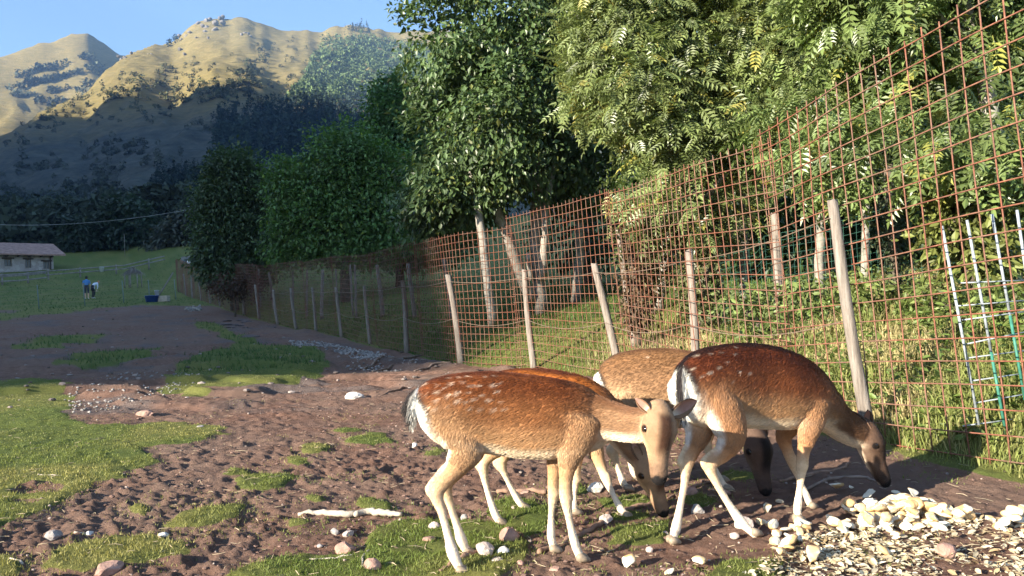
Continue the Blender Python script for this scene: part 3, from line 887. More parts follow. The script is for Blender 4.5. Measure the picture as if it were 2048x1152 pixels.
# the wood behind them, mostly in its own shade
rw = np.random.default_rng(5)
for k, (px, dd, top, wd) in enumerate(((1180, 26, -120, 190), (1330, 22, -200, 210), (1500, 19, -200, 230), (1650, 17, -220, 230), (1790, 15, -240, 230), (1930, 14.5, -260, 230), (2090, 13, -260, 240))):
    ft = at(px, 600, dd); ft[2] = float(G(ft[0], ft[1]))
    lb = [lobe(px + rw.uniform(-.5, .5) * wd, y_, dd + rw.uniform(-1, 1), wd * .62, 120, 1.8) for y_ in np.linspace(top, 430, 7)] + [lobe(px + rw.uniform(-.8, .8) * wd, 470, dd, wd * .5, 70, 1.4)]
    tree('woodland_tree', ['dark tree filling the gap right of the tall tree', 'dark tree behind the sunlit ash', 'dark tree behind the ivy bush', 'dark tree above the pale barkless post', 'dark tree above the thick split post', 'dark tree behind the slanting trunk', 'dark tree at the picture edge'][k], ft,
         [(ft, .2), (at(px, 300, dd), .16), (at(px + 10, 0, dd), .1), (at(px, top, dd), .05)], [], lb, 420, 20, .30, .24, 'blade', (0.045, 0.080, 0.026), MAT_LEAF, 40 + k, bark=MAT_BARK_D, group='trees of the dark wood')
# shaded trees to the left
for k, (lab, px, py, dd, lbs, nc, lf, colr) in enumerate((
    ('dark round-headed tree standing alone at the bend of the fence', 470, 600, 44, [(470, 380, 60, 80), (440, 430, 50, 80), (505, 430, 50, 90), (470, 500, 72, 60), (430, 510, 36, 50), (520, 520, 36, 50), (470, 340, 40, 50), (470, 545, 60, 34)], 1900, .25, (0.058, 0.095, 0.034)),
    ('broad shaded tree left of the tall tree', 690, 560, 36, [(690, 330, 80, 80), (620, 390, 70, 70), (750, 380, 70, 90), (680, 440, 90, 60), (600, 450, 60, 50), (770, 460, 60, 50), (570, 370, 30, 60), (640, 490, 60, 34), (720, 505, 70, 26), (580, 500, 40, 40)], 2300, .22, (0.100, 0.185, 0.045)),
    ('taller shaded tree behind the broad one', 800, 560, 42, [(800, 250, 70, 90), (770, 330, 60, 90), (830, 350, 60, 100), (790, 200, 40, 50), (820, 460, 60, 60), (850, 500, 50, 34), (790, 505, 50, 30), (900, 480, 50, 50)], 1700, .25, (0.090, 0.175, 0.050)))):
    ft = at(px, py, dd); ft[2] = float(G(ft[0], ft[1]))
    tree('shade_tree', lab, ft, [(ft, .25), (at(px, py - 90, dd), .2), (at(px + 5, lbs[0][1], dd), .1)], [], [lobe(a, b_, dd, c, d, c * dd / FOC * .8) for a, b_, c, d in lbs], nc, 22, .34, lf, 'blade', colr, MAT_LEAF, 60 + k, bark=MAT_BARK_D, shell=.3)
# rust-coloured hedge bush at the foot of the lone tree
ft = at(470, 610, 40); ft[2] = float(G(ft[0], ft[1]))
tree('hedge_bush', 'rusty brown bush at the foot of the lone dark tree', ft, [(ft, .05), (at(470, 570, 40), .03)], [], [lobe(455, 575, 40, 34, 26, .7), lobe(500, 575, 40, 30, 26, .7)], 150, 14, .2, .16, 'blade', (0.075, 0.040, 0.020), MAT_LEAF, 70, bark=MAT_BARK_D, cat='bush')
# trees by the meadow, far left
for k, (lab, px, py, dd, lbs, colr) in enumerate((
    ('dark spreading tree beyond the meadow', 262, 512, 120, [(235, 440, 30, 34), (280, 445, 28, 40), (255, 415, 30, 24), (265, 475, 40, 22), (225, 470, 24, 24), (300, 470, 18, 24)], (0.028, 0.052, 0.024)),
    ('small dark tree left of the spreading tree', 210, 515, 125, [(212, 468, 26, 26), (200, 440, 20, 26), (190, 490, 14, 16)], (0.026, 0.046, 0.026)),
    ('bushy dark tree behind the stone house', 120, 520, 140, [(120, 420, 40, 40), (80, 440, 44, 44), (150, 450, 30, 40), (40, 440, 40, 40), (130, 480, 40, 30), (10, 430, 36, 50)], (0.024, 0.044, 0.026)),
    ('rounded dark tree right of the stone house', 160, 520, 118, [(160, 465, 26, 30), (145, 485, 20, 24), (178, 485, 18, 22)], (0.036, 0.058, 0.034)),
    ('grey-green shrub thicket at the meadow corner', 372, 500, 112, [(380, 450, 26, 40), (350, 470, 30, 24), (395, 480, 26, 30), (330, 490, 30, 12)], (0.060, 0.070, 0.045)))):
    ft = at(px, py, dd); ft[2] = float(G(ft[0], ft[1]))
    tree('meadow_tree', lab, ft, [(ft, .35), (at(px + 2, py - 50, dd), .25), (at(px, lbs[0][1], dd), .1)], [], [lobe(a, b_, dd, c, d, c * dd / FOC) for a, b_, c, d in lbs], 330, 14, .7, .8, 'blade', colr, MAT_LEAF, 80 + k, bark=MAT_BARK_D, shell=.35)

# ivy on old stems
def ivy_bush(name, label, lobes, n, colr, seed, leaf=.10, stem=None):
    rng = np.random.default_rng(seed)
    c0 = lobes[-1][0].copy(); c0[2] = float(G(c0[0], c0[1]))
    root = empty(name, tuple(c0), label, 'bush')
    mb = MB(); mb.tube(np.array(stem) - c0 if stem is not None else np.array([c0, lobes[0][0]]) - c0, .06, 7); mb.build('stem', MAT_BARK_D, root, True)
    pos, out, tint = crown_points(lobes, n, .09, 8, rng, .25)
    m_ = len(pos); dirs = out * .6 + rng.normal(0, .6, (m_, 3)) + np.array([0, 0, -.5]); nr = out * 1.2 + rng.normal(0, .5, (m_, 3))
    col = np.array(colr) * (1 + .2 * tint[:, None]) * rng.uniform(.7, 1.3, (m_, 1))
    leaves('foliage', pos - c0, dirs, nr, leaf * rng.uniform(.6, 1.3, m_), 'simple', np.clip(col, .01, .5), MAT_IVYLEAF, root)
ivy_bush('ivy_bush', 'ivy-covered bush climbing behind the mesh left of the thick post', [lobe(1420, 470, 12.2, 50, 60, .45), lobe(1400, 560, 12.2, 40, 70, .4), lobe(1330, 460, 12.6, 50, 40, .4), lobe(1300, 530, 12.8, 40, 60, .4), lobe(1395, 640, 12.0, 26, 50, .3)], 620, (0.12, 0.13, 0.05), 91)
ivy_bush('ivy_bush', 'rust-tinged ivy round the old post behind the mesh', [lobe(1262, 470, 12.5, 26, 40, .25), lobe(1270, 560, 12.5, 26, 70, .25), lobe(1275, 620, 12.4, 26, 40, .25)], 220, (0.11, 0.075, 0.04), 92)
ivy_bush('ivy_bush', 'ivy-clad trunk standing right of the thick split post', [lobe(1778, 380, 9.0, 16, 60, .12), lobe(1786, 480, 9.0, 17, 70, .12), lobe(1796, 580, 9.0, 18, 60, .12)], 170, (0.085, 0.105, 0.055), 93, .07, stem=[at(1800, 660, 9.0), at(1788, 500, 9.0), at(1775, 330, 9.0)])
ivy_bush('bramble_bush', 'yellow-green bramble spilling over the netting at the picture edge', [lobe(1880, 370, 7.6, 70, 50, .35), lobe(1960, 330, 7.4, 80, 60, .4), lobe(1900, 460, 7.4, 50, 40, .3), lobe(2020, 420, 7.2, 50, 60, .4), lobe(1960, 520, 7.2, 60, 50, .3)], 420, (0.15, 0.17, 0.045), 94, .11)
ivy_bush('bramble_bush', 'low leafy bramble at the foot of the pale barkless post', [lobe(1490, 610, 10.4, 60, 34, .5), lobe(1600, 600, 9.6, 60, 34, .5), lobe(1540, 650, 9.4, 60, 24, .4)], 150, (0.135, 0.180, 0.055), 95, .10)
ivy_bush('bramble_bush', 'low leafy bramble right of the ivy-clad trunk', [lobe(1860, 600, 8.0, 60, 40, .4), lobe(1720, 580, 8.8, 50, 36, .4), lobe(1940, 620, 7.0, 50, 40, .4), lobe(2020, 640, 6.4, 50, 50, .4)], 170, (0.15, 0.19, 0.055), 96, .10)
# more stems of the wood seen through the mesh
for k, (a, b_, c, d, dep, w) in enumerate(((1625, 250, 1640, 620, 12.0, 20), (1478, 330, 1486, 620, 13.6, 18), (1330, 420, 1318, 620, 15.5, 20), (1720, 200, 1728, 600, 11.5, 16), (1160, 420, 1150, 600, 20, 20))):
    p1, p0 = at(a, b_, dep), at(c, d, dep); p0[2] = float(G(p0[0], p0[1])); r_ = w * dep / FOC / 2
    tree('slim_tree', ['slim bare stem between the two thick posts', 'slim stem behind the ivy bush', 'slim stem left of the ivy bush in the shade', 'slim stem above the thick split post', 'slim stem right of the Y-shaped trunk'][k], p0, [(p0, r_), ((p0 + p1) / 2 + np.array([.06, 0, 0]), r_ * .9), (p1, r_ * .8)], [], [(p1 + np.array([0, 0, .6]), (1.0, .8, .8))], 60, 14, .25, .18, 'simple', (0.06, 0.10, 0.03), MAT_LEAF, 190 + k, group='slim stems behind the mesh')
# ------------------------------------------------------------------ fallow deer
class Comp:
    """a tapered limb or trunk: centres, lateral radius, dorsal radius, dorsal direction"""
    def __init__(s, kind, pts, ra, rb, up, n=5, cap=0.7, upright=False):
        a = np.concatenate([np.asarray(pts, float), np.asarray(ra, float)[:, None], np.asarray(rb, float)[:, None]], 1)
        a = crom(a, n)
        s.kind = kind; s.c = a[:, :3]; s.ra = np.maximum(a[:, 3], .004); s.rb = np.maximum(a[:, 4], .004)
        s.tan = unit(np.gradient(s.c, axis=0))
        if upright:
            h = unit((s.c[-1] - s.c[0]) * np.array([1, 1, 0])); s.flow = np.tile(h, (len(s.c), 1)); s.frame_t = s.flow
        else:
            s.frame_t = s.tan; s.flow = s.tan
        side = unit(np.cross(np.asarray(up, float), s.frame_t))
        s.up = unit(np.cross(s.frame_t, side)); s.side = side; s.cap = cap
    def to(s, mb, sides=18):
        ang = np.arange(sides) * 2 * math.pi / sides
        rings = []
        def ring(c, ra, rb, sd, u): return c + np.cos(ang)[:, None] * sd * ra + np.sin(ang)[:, None] * u * rb
        r0 = min(s.ra[0], s.rb[0]) * s.cap; r1 = min(s.ra[-1], s.rb[-1]) * s.cap
        for k, f in ((1.0, .15), (.85, .55), (.5, .85)):
            rings.append(ring(s.c[0] - s.frame_t[0] * r0 * k, s.ra[0] * f, s.rb[0] * f, s.side[0], s.up[0]))
        for i in range(len(s.c)): rings.append(ring(s.c[i], s.ra[i], s.rb[i], s.side[i], s.up[i]))
        for k, f in ((.5, .85), (.85, .55), (1.0, .15)):
            rings.append(ring(s.c[-1] + s.frame_t[-1] * r1 * k, s.ra[-1] * f, s.rb[-1] * f, s.side[-1], s.up[-1]))
        n = len(rings); v = np.concatenate(rings)
        i = np.arange(n - 1)[:, None] * sides; j = np.arange(sides)[None]; jn = (j + 1) % sides
        q = np.stack([i + j, i + jn, i + jn + sides, i + j + sides], -1).reshape(-1, 4)
        v = np.concatenate([v, [rings[0].mean(0), rings[-1].mean(0)]])
        c0 = n * sides; b0 = (n - 1) * sides
        tr = [(c0, (k + 1) % sides, k) for k in range(sides)] + [(c0 + 1, b0 + k, b0 + (k + 1) % sides) for k in range(sides)]
        mb.add(v, q, tr)
    def near(s, V):
        """per vertex: normalised distance, place along (0..1), dorsal coordinate, flow direction"""
        best = np.full(len(V), 1e9); t = np.zeros(len(V)); w = np.zeros(len(V)); fl = np.zeros((len(V), 3))
        for i in range(len(s.c)):
            d = V - s.c[i]
            x = d @ s.side[i] / s.ra[i]; y = d @ s.up[i] / s.rb[i]; z = d @ s.frame_t[i] / max(0.6 * min(s.ra[i], s.rb[i]), .01)
            nd = np.sqrt(x * x + y * y + z * z)
            k = nd < best
            best = np.where(k, nd, best); t = np.where(k, i / (len(s.c) - 1), t); w = np.where(k, y, w); fl[k] = s.flow[i]
        return best, t, w, fl

MAT_COAT, nt, b = new_mat('deer_coat')
c = attr(nt)
nz = noise(nt, 90, 4, 0.7, coords(nt))
nt.links.new(mix(nt, 0.5, c, mix(nt, nz, (0.25, 0.25, 0.25), (0.85, 0.85, 0.85)), 'OVERLAY'), b.inputs['Base Color'])
b.inputs['Roughness'].default_value = 0.75; b.inputs['Specular IOR Level'].default_value = 0.2
bump(nt, b, noise(nt, 160, 3, 0.7, coords(nt)), 0.35, 0.004)
MAT_FUR, nt, b = new_mat('deer_hair')
nt.links.new(attr(nt), b.inputs['Base Color'])
b.inputs['Roughness'].default_value = 0.55; b.inputs['Specular IOR Level'].default_value = 0.35
MAT_EYE, nt, b = new_mat('deer_eye'); b.inputs['Base Color'].default_value = (0.006, 0.004, 0.003, 1); b.inputs['Roughness'].default_value = 0.08
MAT_HOOF = simple('hoof_horn', (0.27, 0.21, 0.15), 0.5, 0.3, 60)

def srgb(r, g, b):
    f = lambda c: (c / 255 / 12.92) if c <= 10 else ((c / 255 + 0.055) / 1.055) ** 2.4
    return np.array([f(r), f(g), f(b)])

def lerp(a, b, t):
    return a + (b - a) * np.asarray(t)[..., None]

def build_deer(spec):
    rng = np.random.default_rng(spec['seed'])
    PAL = spec['pal']
    comps = []
    tr = np.array(spec['torso'], float)          # px, y top, y bottom, half width, depth
    cen = np.array([at(r[0], (r[1] + r[2]) / 2, r[4]) for r in tr])
    hh = (tr[:, 2] - tr[:, 1]) / 2 * tr[:, 4] / FOC
    torso = Comp('torso', cen, tr[:, 3] * .87, hh, (0, 0, 1), 6, cap=0.8, upright=True)
    comps.append(torso)
    head_dir = torso.flow[0]; lat = unit(np.cross((0, 0, 1), head_dir))
    nk = np.array(spec['neck'], float)           # px, py, r lateral, r dorsal, depth
    npts = np.array([at(r[0], r[1], r[4]) for r in nk])
    comps.append(Comp('neck', npts, nk[:, 2], nk[:, 3], spec.get('neck_up', (0, 0, 1)), 6))
    poll = at(*spec['poll']); nose = at(*spec['nose'])
    f = unit(nose - poll); L = np.linalg.norm(nose - poll)
    u = np.array(spec['forehead'], float); u = unit(u - f * (u @ f)); s = np.cross(u, f)
    prof = np.array([(-.10, -.12, .13, .14), (.04, -.10, .19, .20), (.16, -.11, .235, .235), (.28, -.125, .250, .24), (.42, -.150, .195, .212), (.54, -.168, .152, .178),
                     (.66, -.178, .130, .152), (.78, -.184, .120, .136), (.88, -.187, .114, .124), (.95, -.187, .100, .104), (.99, -.187, .07, .075)])
    hpts = np.array([poll + f * p[0] * L + u * (p[1] + .09) * L for p in prof])
    comps.append(Comp('head', hpts, prof[:, 2] * L * 1.08, prof[:, 3] * L * .94, u, 6, cap=0.5))
    # brow and jaw give the face its planes
    for sg in (-1, 1):
        comps.append(Comp('brow', [poll + f * L * a + s * sg * L * b_ + u * L * c_ for a, b_, c_ in ((.14, .10, .05), (.27, .165, .045), (.40, .10, .0))], np.array([.06, .085, .05]) * L, np.array([.05, .062, .04]) * L, u, 5))
    comps.append(Comp('jaw', [poll + f * L * a + u * L * c_ for a, c_ in ((.12, -.14), (.35, -.19), (.62, -.19), (.86, -.17))], np.array([.10, .085, .06, .05]) * L, np.array([.09, .07, .055, .045]) * L, u, 5))
    for sg in (-1, 1):
        comps.append(Comp('jaw', [poll + f * L * a + s * sg * L * b_ + u * L * c_ for a, b_, c_ in ((.22, .12, -.12), (.38, .115, -.14), (.52, .075, -.13))], np.array([.075, .08, .05]) * L, np.array([.10, .095, .06]) * L, u, 5))
        comps.append(Comp('head', [poll + f * L * a + s * sg * L * b_ + u * L * c_ for a, b_, c_ in ((.86, .05, -.065), (.93, .052, -.075), (.975, .04, -.10))], np.array([.035, .045, .03]) * L, np.array([.03, .035, .025]) * L, u, 4))
    hooves = []
    for lg in spec['legs']:
        a = np.array(lg['p'], float)             # px, py, r lateral, r fore-aft
        pts = np.array([at(r[0], r[1], lg['d'][0] + (lg['d'][1] - lg['d'][0]) * k / (len(a) - 1)) for k, r in enumerate(a)])
        gz_ = float(G(pts[-1][0], pts[-1][1])); dz = gz_ + 0.008 - pts[-1][2]
        wgt = np.linspace(0, 1, len(a)) ** 2
        pts[:, 2] += dz * wgt
        # leave the last point for the hoof itself
        thin = np.interp(np.arange(len(a)) / (len(a) - 1), [0, .35, .55, 1], [1, .94, .86, .92])
        bony = {10: (1, 1, 1, .95, 1.12, .84, .84, 1.08, .95, 1), 9: (1, 1, 1, .95, 1.12, .82, .98, 1.02, 1), 8: (1, 1, 1, .96, 1.08, .84, 1.05, 1)}[len(a)]
        thin = thin * np.array(bony)
        comps.append(Comp('leg', pts, a[:, 2] * thin, a[:, 3] * thin, head_dir, 5, cap=0.6))
        hooves.append((pts[-2], pts[-1]))
        if len(hooves) <= 2:            # point of the hock and the tendon above it
            hk = pts[4]; bk = -head_dir; zz = np.array([0, 0, 1.0])
            comps.append(Comp('hock', [pts[3] + bk * a[3, 3] * .75 + zz * .02, hk + bk * .030 + zz * .030, hk + bk * .034 + zz * .004, hk + bk * .012 - zz * .035], [.012, .012, .017, .014], [.012, .013, .018, .014], head_dir, 4))
        else:                           # knee
            hk = pts[4]; comps.append(Comp('hock', [hk + np.array([0, 0, .028]) + head_dir * .004, hk + head_dir * .007, hk - np.array([0, 0, .028]) + head_dir * .003], [.018, .027, .017], [.018, .027, .017], head_dir, 3))
    hind = [c_ for c_ in comps if c_.kind == 'leg'][:2]
    mb = MB()
    for c_ in comps: c_.to(mb)
    me = mb.mesh('body_raw')
    tmp = bpy.data.objects.new('body_raw', me); COL.objects.link(tmp)
    md = tmp.modifiers.new('r', 'REMESH'); md.mode = 'VOXEL'; md.voxel_size = spec.get('voxel', 0.0065)
    dg = bpy.context.evaluated_depsgraph_get()
    me2 = bpy.data.meshes.new_from_object(tmp.evaluated_get(dg))
    bpy.data.objects.remove(tmp); bpy.data.meshes.remove(me)
    nv = len(me2.vertices)
    V = np.empty(nv * 3, np.float32); me2.vertices.foreach_get('co', V); V = V.reshape(-1, 3).astype(float)
    E = np.empty(len(me2.edges) * 2, np.int32); me2.edges.foreach_get('vertices', E); E = E.reshape(-1, 2)
    deg = np.bincount(E.ravel(), minlength=nv).astype(float)[:, None]
    def lap(A):
        S = np.zeros_like(A)
        for k in range(A.shape[1]):
            S[:, k] = np.bincount(E[:, 0], A[E[:, 1], k], nv) + np.bincount(E[:, 1], A[E[:, 0], k], nv)
        return S / np.maximum(deg, 1) - A
    # each limb keeps its girth while the joins between limbs melt together
    nds = [c_.near(V) for c_ in comps]
    slim = np.min([n_[0] if c_.kind in ('leg', 'head', 'brow', 'jaw') else np.full(nv, 9.) for c_, n_ in zip(comps, nds)], 0)
    for it in range(16):
        V = V + 0.55 * lap(V); V = V - 0.50 * lap(V)
    ND = np.array([n_[0] for n_ in nds])
    W = np.exp(-9 * (ND - ND.min(0)))
    # ---- coat
    cols = np.zeros((nv, 3)); flow = np.zeros((nv, 3)); hl = np.zeros(nv); wsum = np.zeros(nv)
    nz1 = fbm(V[:, 0] * 9 + V[:, 1] * 5, V[:, 2] * 9, spec['seed'], 3)
    nz2 = fbm(V[:, 0] * 45 + V[:, 1] * 30, V[:, 2] * 60, spec['seed'] + 5, 3)
    torso_t, torso_w = nds[0][1], nds[0][2]
    for c_, (nd, t, w, fl), wt in zip(comps, nds, W):
        if c_.kind == 'torso':
            w2 = w + 0.16 * (nz1 - .5)
            cc = lerp(PAL['back'], PAL['side'], sstep(0.80, 0.05, w2) * spec.get('sidemix', .9))
            cc = lerp(cc, PAL['dorsal'], sstep(0.86, 0.99, w2) * sstep(1.0, 0.75, t))
            cc = lerp(cc, PAL['haunch'], sstep(0.44, 0.14, t) * sstep(0.42, -0.1, w2))
            cc = lerp(cc, PAL['flank'], sstep(0.1, -0.5, w2) * spec.get('flankmix', .7))
            cc = lerp(cc, PAL['belly'], sstep(-0.58, -0.80, w2))
            cc = lerp(cc, PAL['shoulder'], sstep(.70, .9, t) * sstep(-.75, -.3, w2) * .8)
            h_ = 0.030; d_ = -fl + np.array([0, 0, -0.35])
        elif c_.kind == 'neck':
            cc = lerp(PAL['neck'], PAL['throat'], sstep(-0.25, -0.75, w + .2 * (nz1 - .5)))
            cc = lerp(cc, PAL['nape'], sstep(0.5, 0.9, w))
            h_ = 0.024; d_ = -fl + np.array([0, 0, -0.2])
        elif c_.kind in ('head', 'brow', 'jaw'):
            hv = (V - poll) @ f / L; hu = (V - poll) @ u / L; hs = (V - poll) @ s / L
            cc = np.tile(PAL['face'], (nv, 1))
            cc = lerp(cc, PAL['cheek'], sstep(-.02, -.14, hu) * sstep(.75, .45, hv))
            cc = lerp(cc, PAL['brow'], sstep(.15, .05, np.abs(hs)) * sstep(.05, .12, hu + .13 * hv) * sstep(.02, .15, hv) * sstep(.75, .5, hv))
            cc = lerp(cc, PAL['throat'], sstep(-.19, -.26, hu) * sstep(.9, .6, hv))
            cc = lerp(cc, PAL['muzzle'], sstep(.62, .85, hv) * .7)
            cc = lerp(cc, np.array([.012, .010, .010]), sstep(.90, .945, hv) * sstep(-.21, -.14, hu))
            cc = lerp(cc, np.array([.02, .015, .013]), sstep(.80, .84, hv) * sstep(.022, .008, np.abs(hu + .185 - .05 * (hv - .8))))
            cc = lerp(cc, PAL['throat'], sstep(.86, .93, hv) * sstep(-.17, -.21, hu) * .8)
            cc = lerp(cc, np.array([.010, .008, .008]), sstep(.035, .02, np.hypot(hv - .925, (np.abs(hs) - .075) * .8)) * sstep(-.16, -.10, hu))
            er = np.sqrt((hv - .27) ** 2 + (np.abs(hs) - .235) ** 2 * .6 + (hu + .0) ** 2)
            cc = lerp(cc, PAL['face'] * 1.1, sstep(.11, .06, er)); cc = lerp(cc, PAL['brow'] * .4, sstep(.068, .05, er))
            h_ = 0.006; d_ = np.tile(-f, (nv, 1)) + 0.0 * fl
        elif c_.kind == 'hock':
            cc = np.tile(PAL['leg'], (nv, 1)); h_ = .0075; d_ = np.tile(np.array([0, 0, -1.0]), (nv, 1))
        else:
            inner = sstep(.2, .9, np.abs(w)) * 0
            cc = lerp(PAL['haunch'], PAL['leg'], sstep(.30, .58, t + .1 * (nz1 - .5)))
            cc = lerp(cc, PAL['shank'], sstep(.50, .75, t) * .8)
            if c_ in hind: cc = lerp(cc, PAL['white'] * .95, sstep(-.62, -.95, w) * sstep(.42, .25, t))
            h_ = 0.0075; d_ = fl
            hl += wt * np.where(t < .3, .010, 0)
        cols += cc * wt[:, None]; flow += unit(d_) * wt[:, None]; hl += wt * h_; wsum += wt
    cols /= wsum[:, None]; flow = unit(flow); hl /= wsum
    # rump patch: white, edged in black, either side of the dark tail line
    tail = at(*spec['tail']); back = -head_dir
    rel = V - tail; bh = rel @ back; lh = rel @ lat; zh = rel[:, 2]
    rr = np.sqrt((lh / spec['rump'][0]) ** 2 + ((zh + spec['rump'][1] * .75) / spec['rump'][1]) ** 2)
    on = sstep(-.09, -.03, bh) * (nds[0][0] < 1.6)
    cols = lerp(cols, PAL['rumpedge'], on * sstep(1.28, 1.12, rr) * (zh > -spec['rump'][1] * 1.2))
    cols = lerp(cols, PAL['white'], on * sstep(1.10, .95, rr))
    dl = sstep(.022, .010, np.abs(lh)) * sstep(.32, .20, torso_t) * sstep(.55, .85, torso_w) * spec.get('line', .6)
    cols = lerp(cols, PAL['taildark'] * 1.3, dl)
    # pale hair down the back of the thighs and between them
    # spots
    cand = np.where((torso_t < spec['spot_t'][1]) & (torso_t > spec['spot_t'][0]) & (torso_w > spec['spot_w'][0]) & (torso_w < spec['spot_w'][1]) & (nds[0][0] < 1.35))[0]
    cen_s = []
    if len(cand):
        for i in rng.permutation(cand)[:4000]:
            p = V[i]
            if all(np.linalg.norm(p - q_) > spec['spot_gap'] for q_ in cen_s):
                cen_s.append(p)
            if len(cen_s) >= spec['spots']: break
    for p in cen_s:
        r_ = rng.uniform(.0055, .0105)
        dv = V - p
        dd = np.sqrt((dv @ head_dir / 1.5) ** 2 + (dv @ lat) ** 2 + dv[:, 2] ** 2)
        cols = lerp(cols, PAL['spot'], sstep(r_ * 1.2, r_ * .55, dd) * rng.uniform(.25, .62))
    al = V @ head_dir
    streak = fbm(al * 13 + V[:, 2] * 7, V[:, 2] * 95 + V[:, 1] * 40, spec['seed'] + 15, 2)
    tw_ = W[0] / wsum
    cols = cols * (1 + (0.42 * (streak - .5)) * (.25 + .75 * tw_))[:, None] * (0.84 + 0.32 * nz2)[:, None] * (0.88 + 0.24 * nz1)[:, None]
    cols = np.clip(cols, 0.004, .9)
    base = np.array([cen[:, 0].mean(), cen[:, 1].mean(), float(G(cen[:, 0].mean(), cen[:, 1].mean()))])
    me2.vertices.foreach_set('co', (V - base).astype(np.float32).ravel())
    me2.name = 'fallow_deer'
    me2.materials.clear(); me2.materials.append(MAT_COAT)
    me2.polygons.foreach_set('use_smooth', np.ones(len(me2.polygons), bool))
    set_col(me2, cols)
    me2.update()
    body = link('fallow_deer', me2); body.location = base
    tag(body, spec['label'], 'deer', 'fallow deer feeding by the fence')
    # ---- fur
    me2.calc_loop_triangles()
    T = np.empty(len(me2.loop_triangles) * 3, np.int32); me2.loop_triangles.foreach_get('vertices', T); T = T.reshape(-1, 3)
    Nn = np.empty(nv * 3, np.float32); me2.vertices.foreach_get('normal', Nn); Nn = Nn.reshape(-1, 3)
    A = np.linalg.norm(np.cross(V[T[:, 1]] - V[T[:, 0]], V[T[:, 2]] - V[T[:, 0]]), axis=1)
    facing = ((V[T[:, 0]] - EYE) * Nn[T[:, 0]]).sum(1) < .35       # hair on the sides one could see from about here
    A = A * np.where(facing, 1.0, 0.35)
    nh = spec['hairs']
    ti = rng.choice(len(T), nh, p=A / A.sum())
    bc = rng.dirichlet((1, 1, 1), nh)
    root = (V[T[ti]] * bc[:, :, None]).sum(1); nrm = unit((Nn[T[ti]] * bc[:, :, None]).sum(1)); hc = (cols[T[ti]] * bc[:, :, None]).sum(1)
    fl = (flow[T[ti]] * bc[:, :, None]).sum(1); ln = (hl[T[ti]] * bc[:, :, None].squeeze(-1)).sum(1)
    swirl = np.stack([fbm(root[:, 0] * 22 + 50 * k, root[:, 2] * 22 + root[:, 1] * 11, 900 + k, 2) - .5 for k in range(3)], 1)
    fl = unit(fl) + swirl * .5 + rng.normal(0, .16, (nh, 3))
    fl = unit(fl - nrm * (fl * nrm).sum(1, keepdims=True))
    ln = ln * rng.uniform(.65, 1.25, nh) * 0.85
    lift = rng.uniform(.10, .28, nh)[:, None]
    p0 = root - nrm * .001; p1 = root + (fl + nrm * lift * 1.3) * ln[:, None] * .5; p2 = root + (fl + nrm * lift * .8) * ln[:, None]
    P = np.stack([p0, p1, p2], 1).reshape(-1, 3) - base
    hc = np.clip(hc * rng.uniform(.74, 1.20, (nh, 1)), 0, .95)
    cv = bpy.data.hair_curves.new('fur'); cv.add_curves([3] * nh)
    cv.points.foreach_set('position', P.astype(np.float32).ravel())
    ra = cv.attributes.get('radius') or cv.attributes.new('radius', 'FLOAT', 'POINT')
    rads = np.tile(np.array([.00075, .0006, .00015], np.float32), nh) * (0.6 + 0.4 * np.repeat(np.clip(ln / .014, .4, 1.2), 3).astype(np.float32))
    ra.data.foreach_set('value', rads)
    ca = cv.attributes.new('col', 'FLOAT_COLOR', 'CURVE')
    ca.data.foreach_set('color', np.concatenate([hc, np.ones((nh, 1))], 1).astype(np.float32).ravel())
    cv.materials.append(MAT_FUR)
    fo = bpy.data.objects.new('fur', cv); COL.objects.link(fo); fo.parent = body
    # ---- eyes
    for sg in (-1, 1):
        e = MB(); uu, vv = np.meshgrid(np.linspace(0, 2 * math.pi, 13)[:-1], np.linspace(0.02, math.pi - .02, 8), indexing='ij')
        ec = poll + f * L * .275 + s * sg * L * .236 + u * L * .024 - base
        R = L * .040
        loc = np.stack([np.sin(vv) * np.cos(uu), np.sin(vv) * np.sin(uu), np.cos(vv)], -1) * R
        pts = ec + loc[..., :1] * f * 1.35 + loc[..., 1:2] * s * .8 + loc[..., 2:] * u * .75
        idx = np.arange(96).reshape(12, 8)
        q_ = np.stack([idx[:, :-1], np.roll(idx, -1, 0)[:, :-1], np.roll(idx, -1, 0)[:, 1:], idx[:, 1:]], -1).reshape(-1, 4)
        e.add(pts.reshape(-1, 3), q_); e.build('eye', MAT_EYE, body, True)
    # ---- ears: cupped leaves with thickness
    for k, (tip, opening) in enumerate(spec['ears']):
        tip = at(*tip); sg = spec['ear_side'][k]
        b0 = poll + f * L * .05 + s * sg * L * .145 + u * L * .04; tip = b0 + (tip - b0) * .94
        ax = unit(tip - b0); le = np.linalg.norm(tip - b0)
        op = np.array(opening, float); op = unit(op - ax * (op @ ax)); sd = np.cross(ax, op)
        tt = np.linspace(0, 1, 12); aa = np.linspace(-1, 1, 11)
        wd = le * spec.get('ear_w', .235) * np.interp(tt, [0, .1, .3, .5, .7, .85, .95, 1], [.42, .62, .92, 1, .86, .58, .28, .03])
        vv_, cc_ = [], []
        for layer in (0, 1):
            for i in range(12):
                for j in range(11):
                    ang = aa[j] * (1.9 - 1.05 * tt[i])
                    rad = wd[i] / max(math.sin(min(1.9 - 1.05 * tt[i], 1.57)), .3)
                    p = b0 + ax * tt[i] * le * 1.0 + sd * math.sin(ang) * rad + op * (rad * .75 * (1 - math.cos(ang)) - rad * .35)
                    if layer: p = p - op * .006 * math.cos(ang) - sd * .006 * math.sin(ang)
                    vv_.append(p - base)
                    if layer: cc_.append(PAL['earback'])
                    else:
                        rim = abs(aa[j]) > .72
                        cc_.append(PAL['earrim'] if rim else lerp(PAL['earin'], PAL['throat'] * .9, np.float64(sstep(.5, .15, tt[i]) * .8)))
        i0 = np.arange(132).reshape(12, 11)
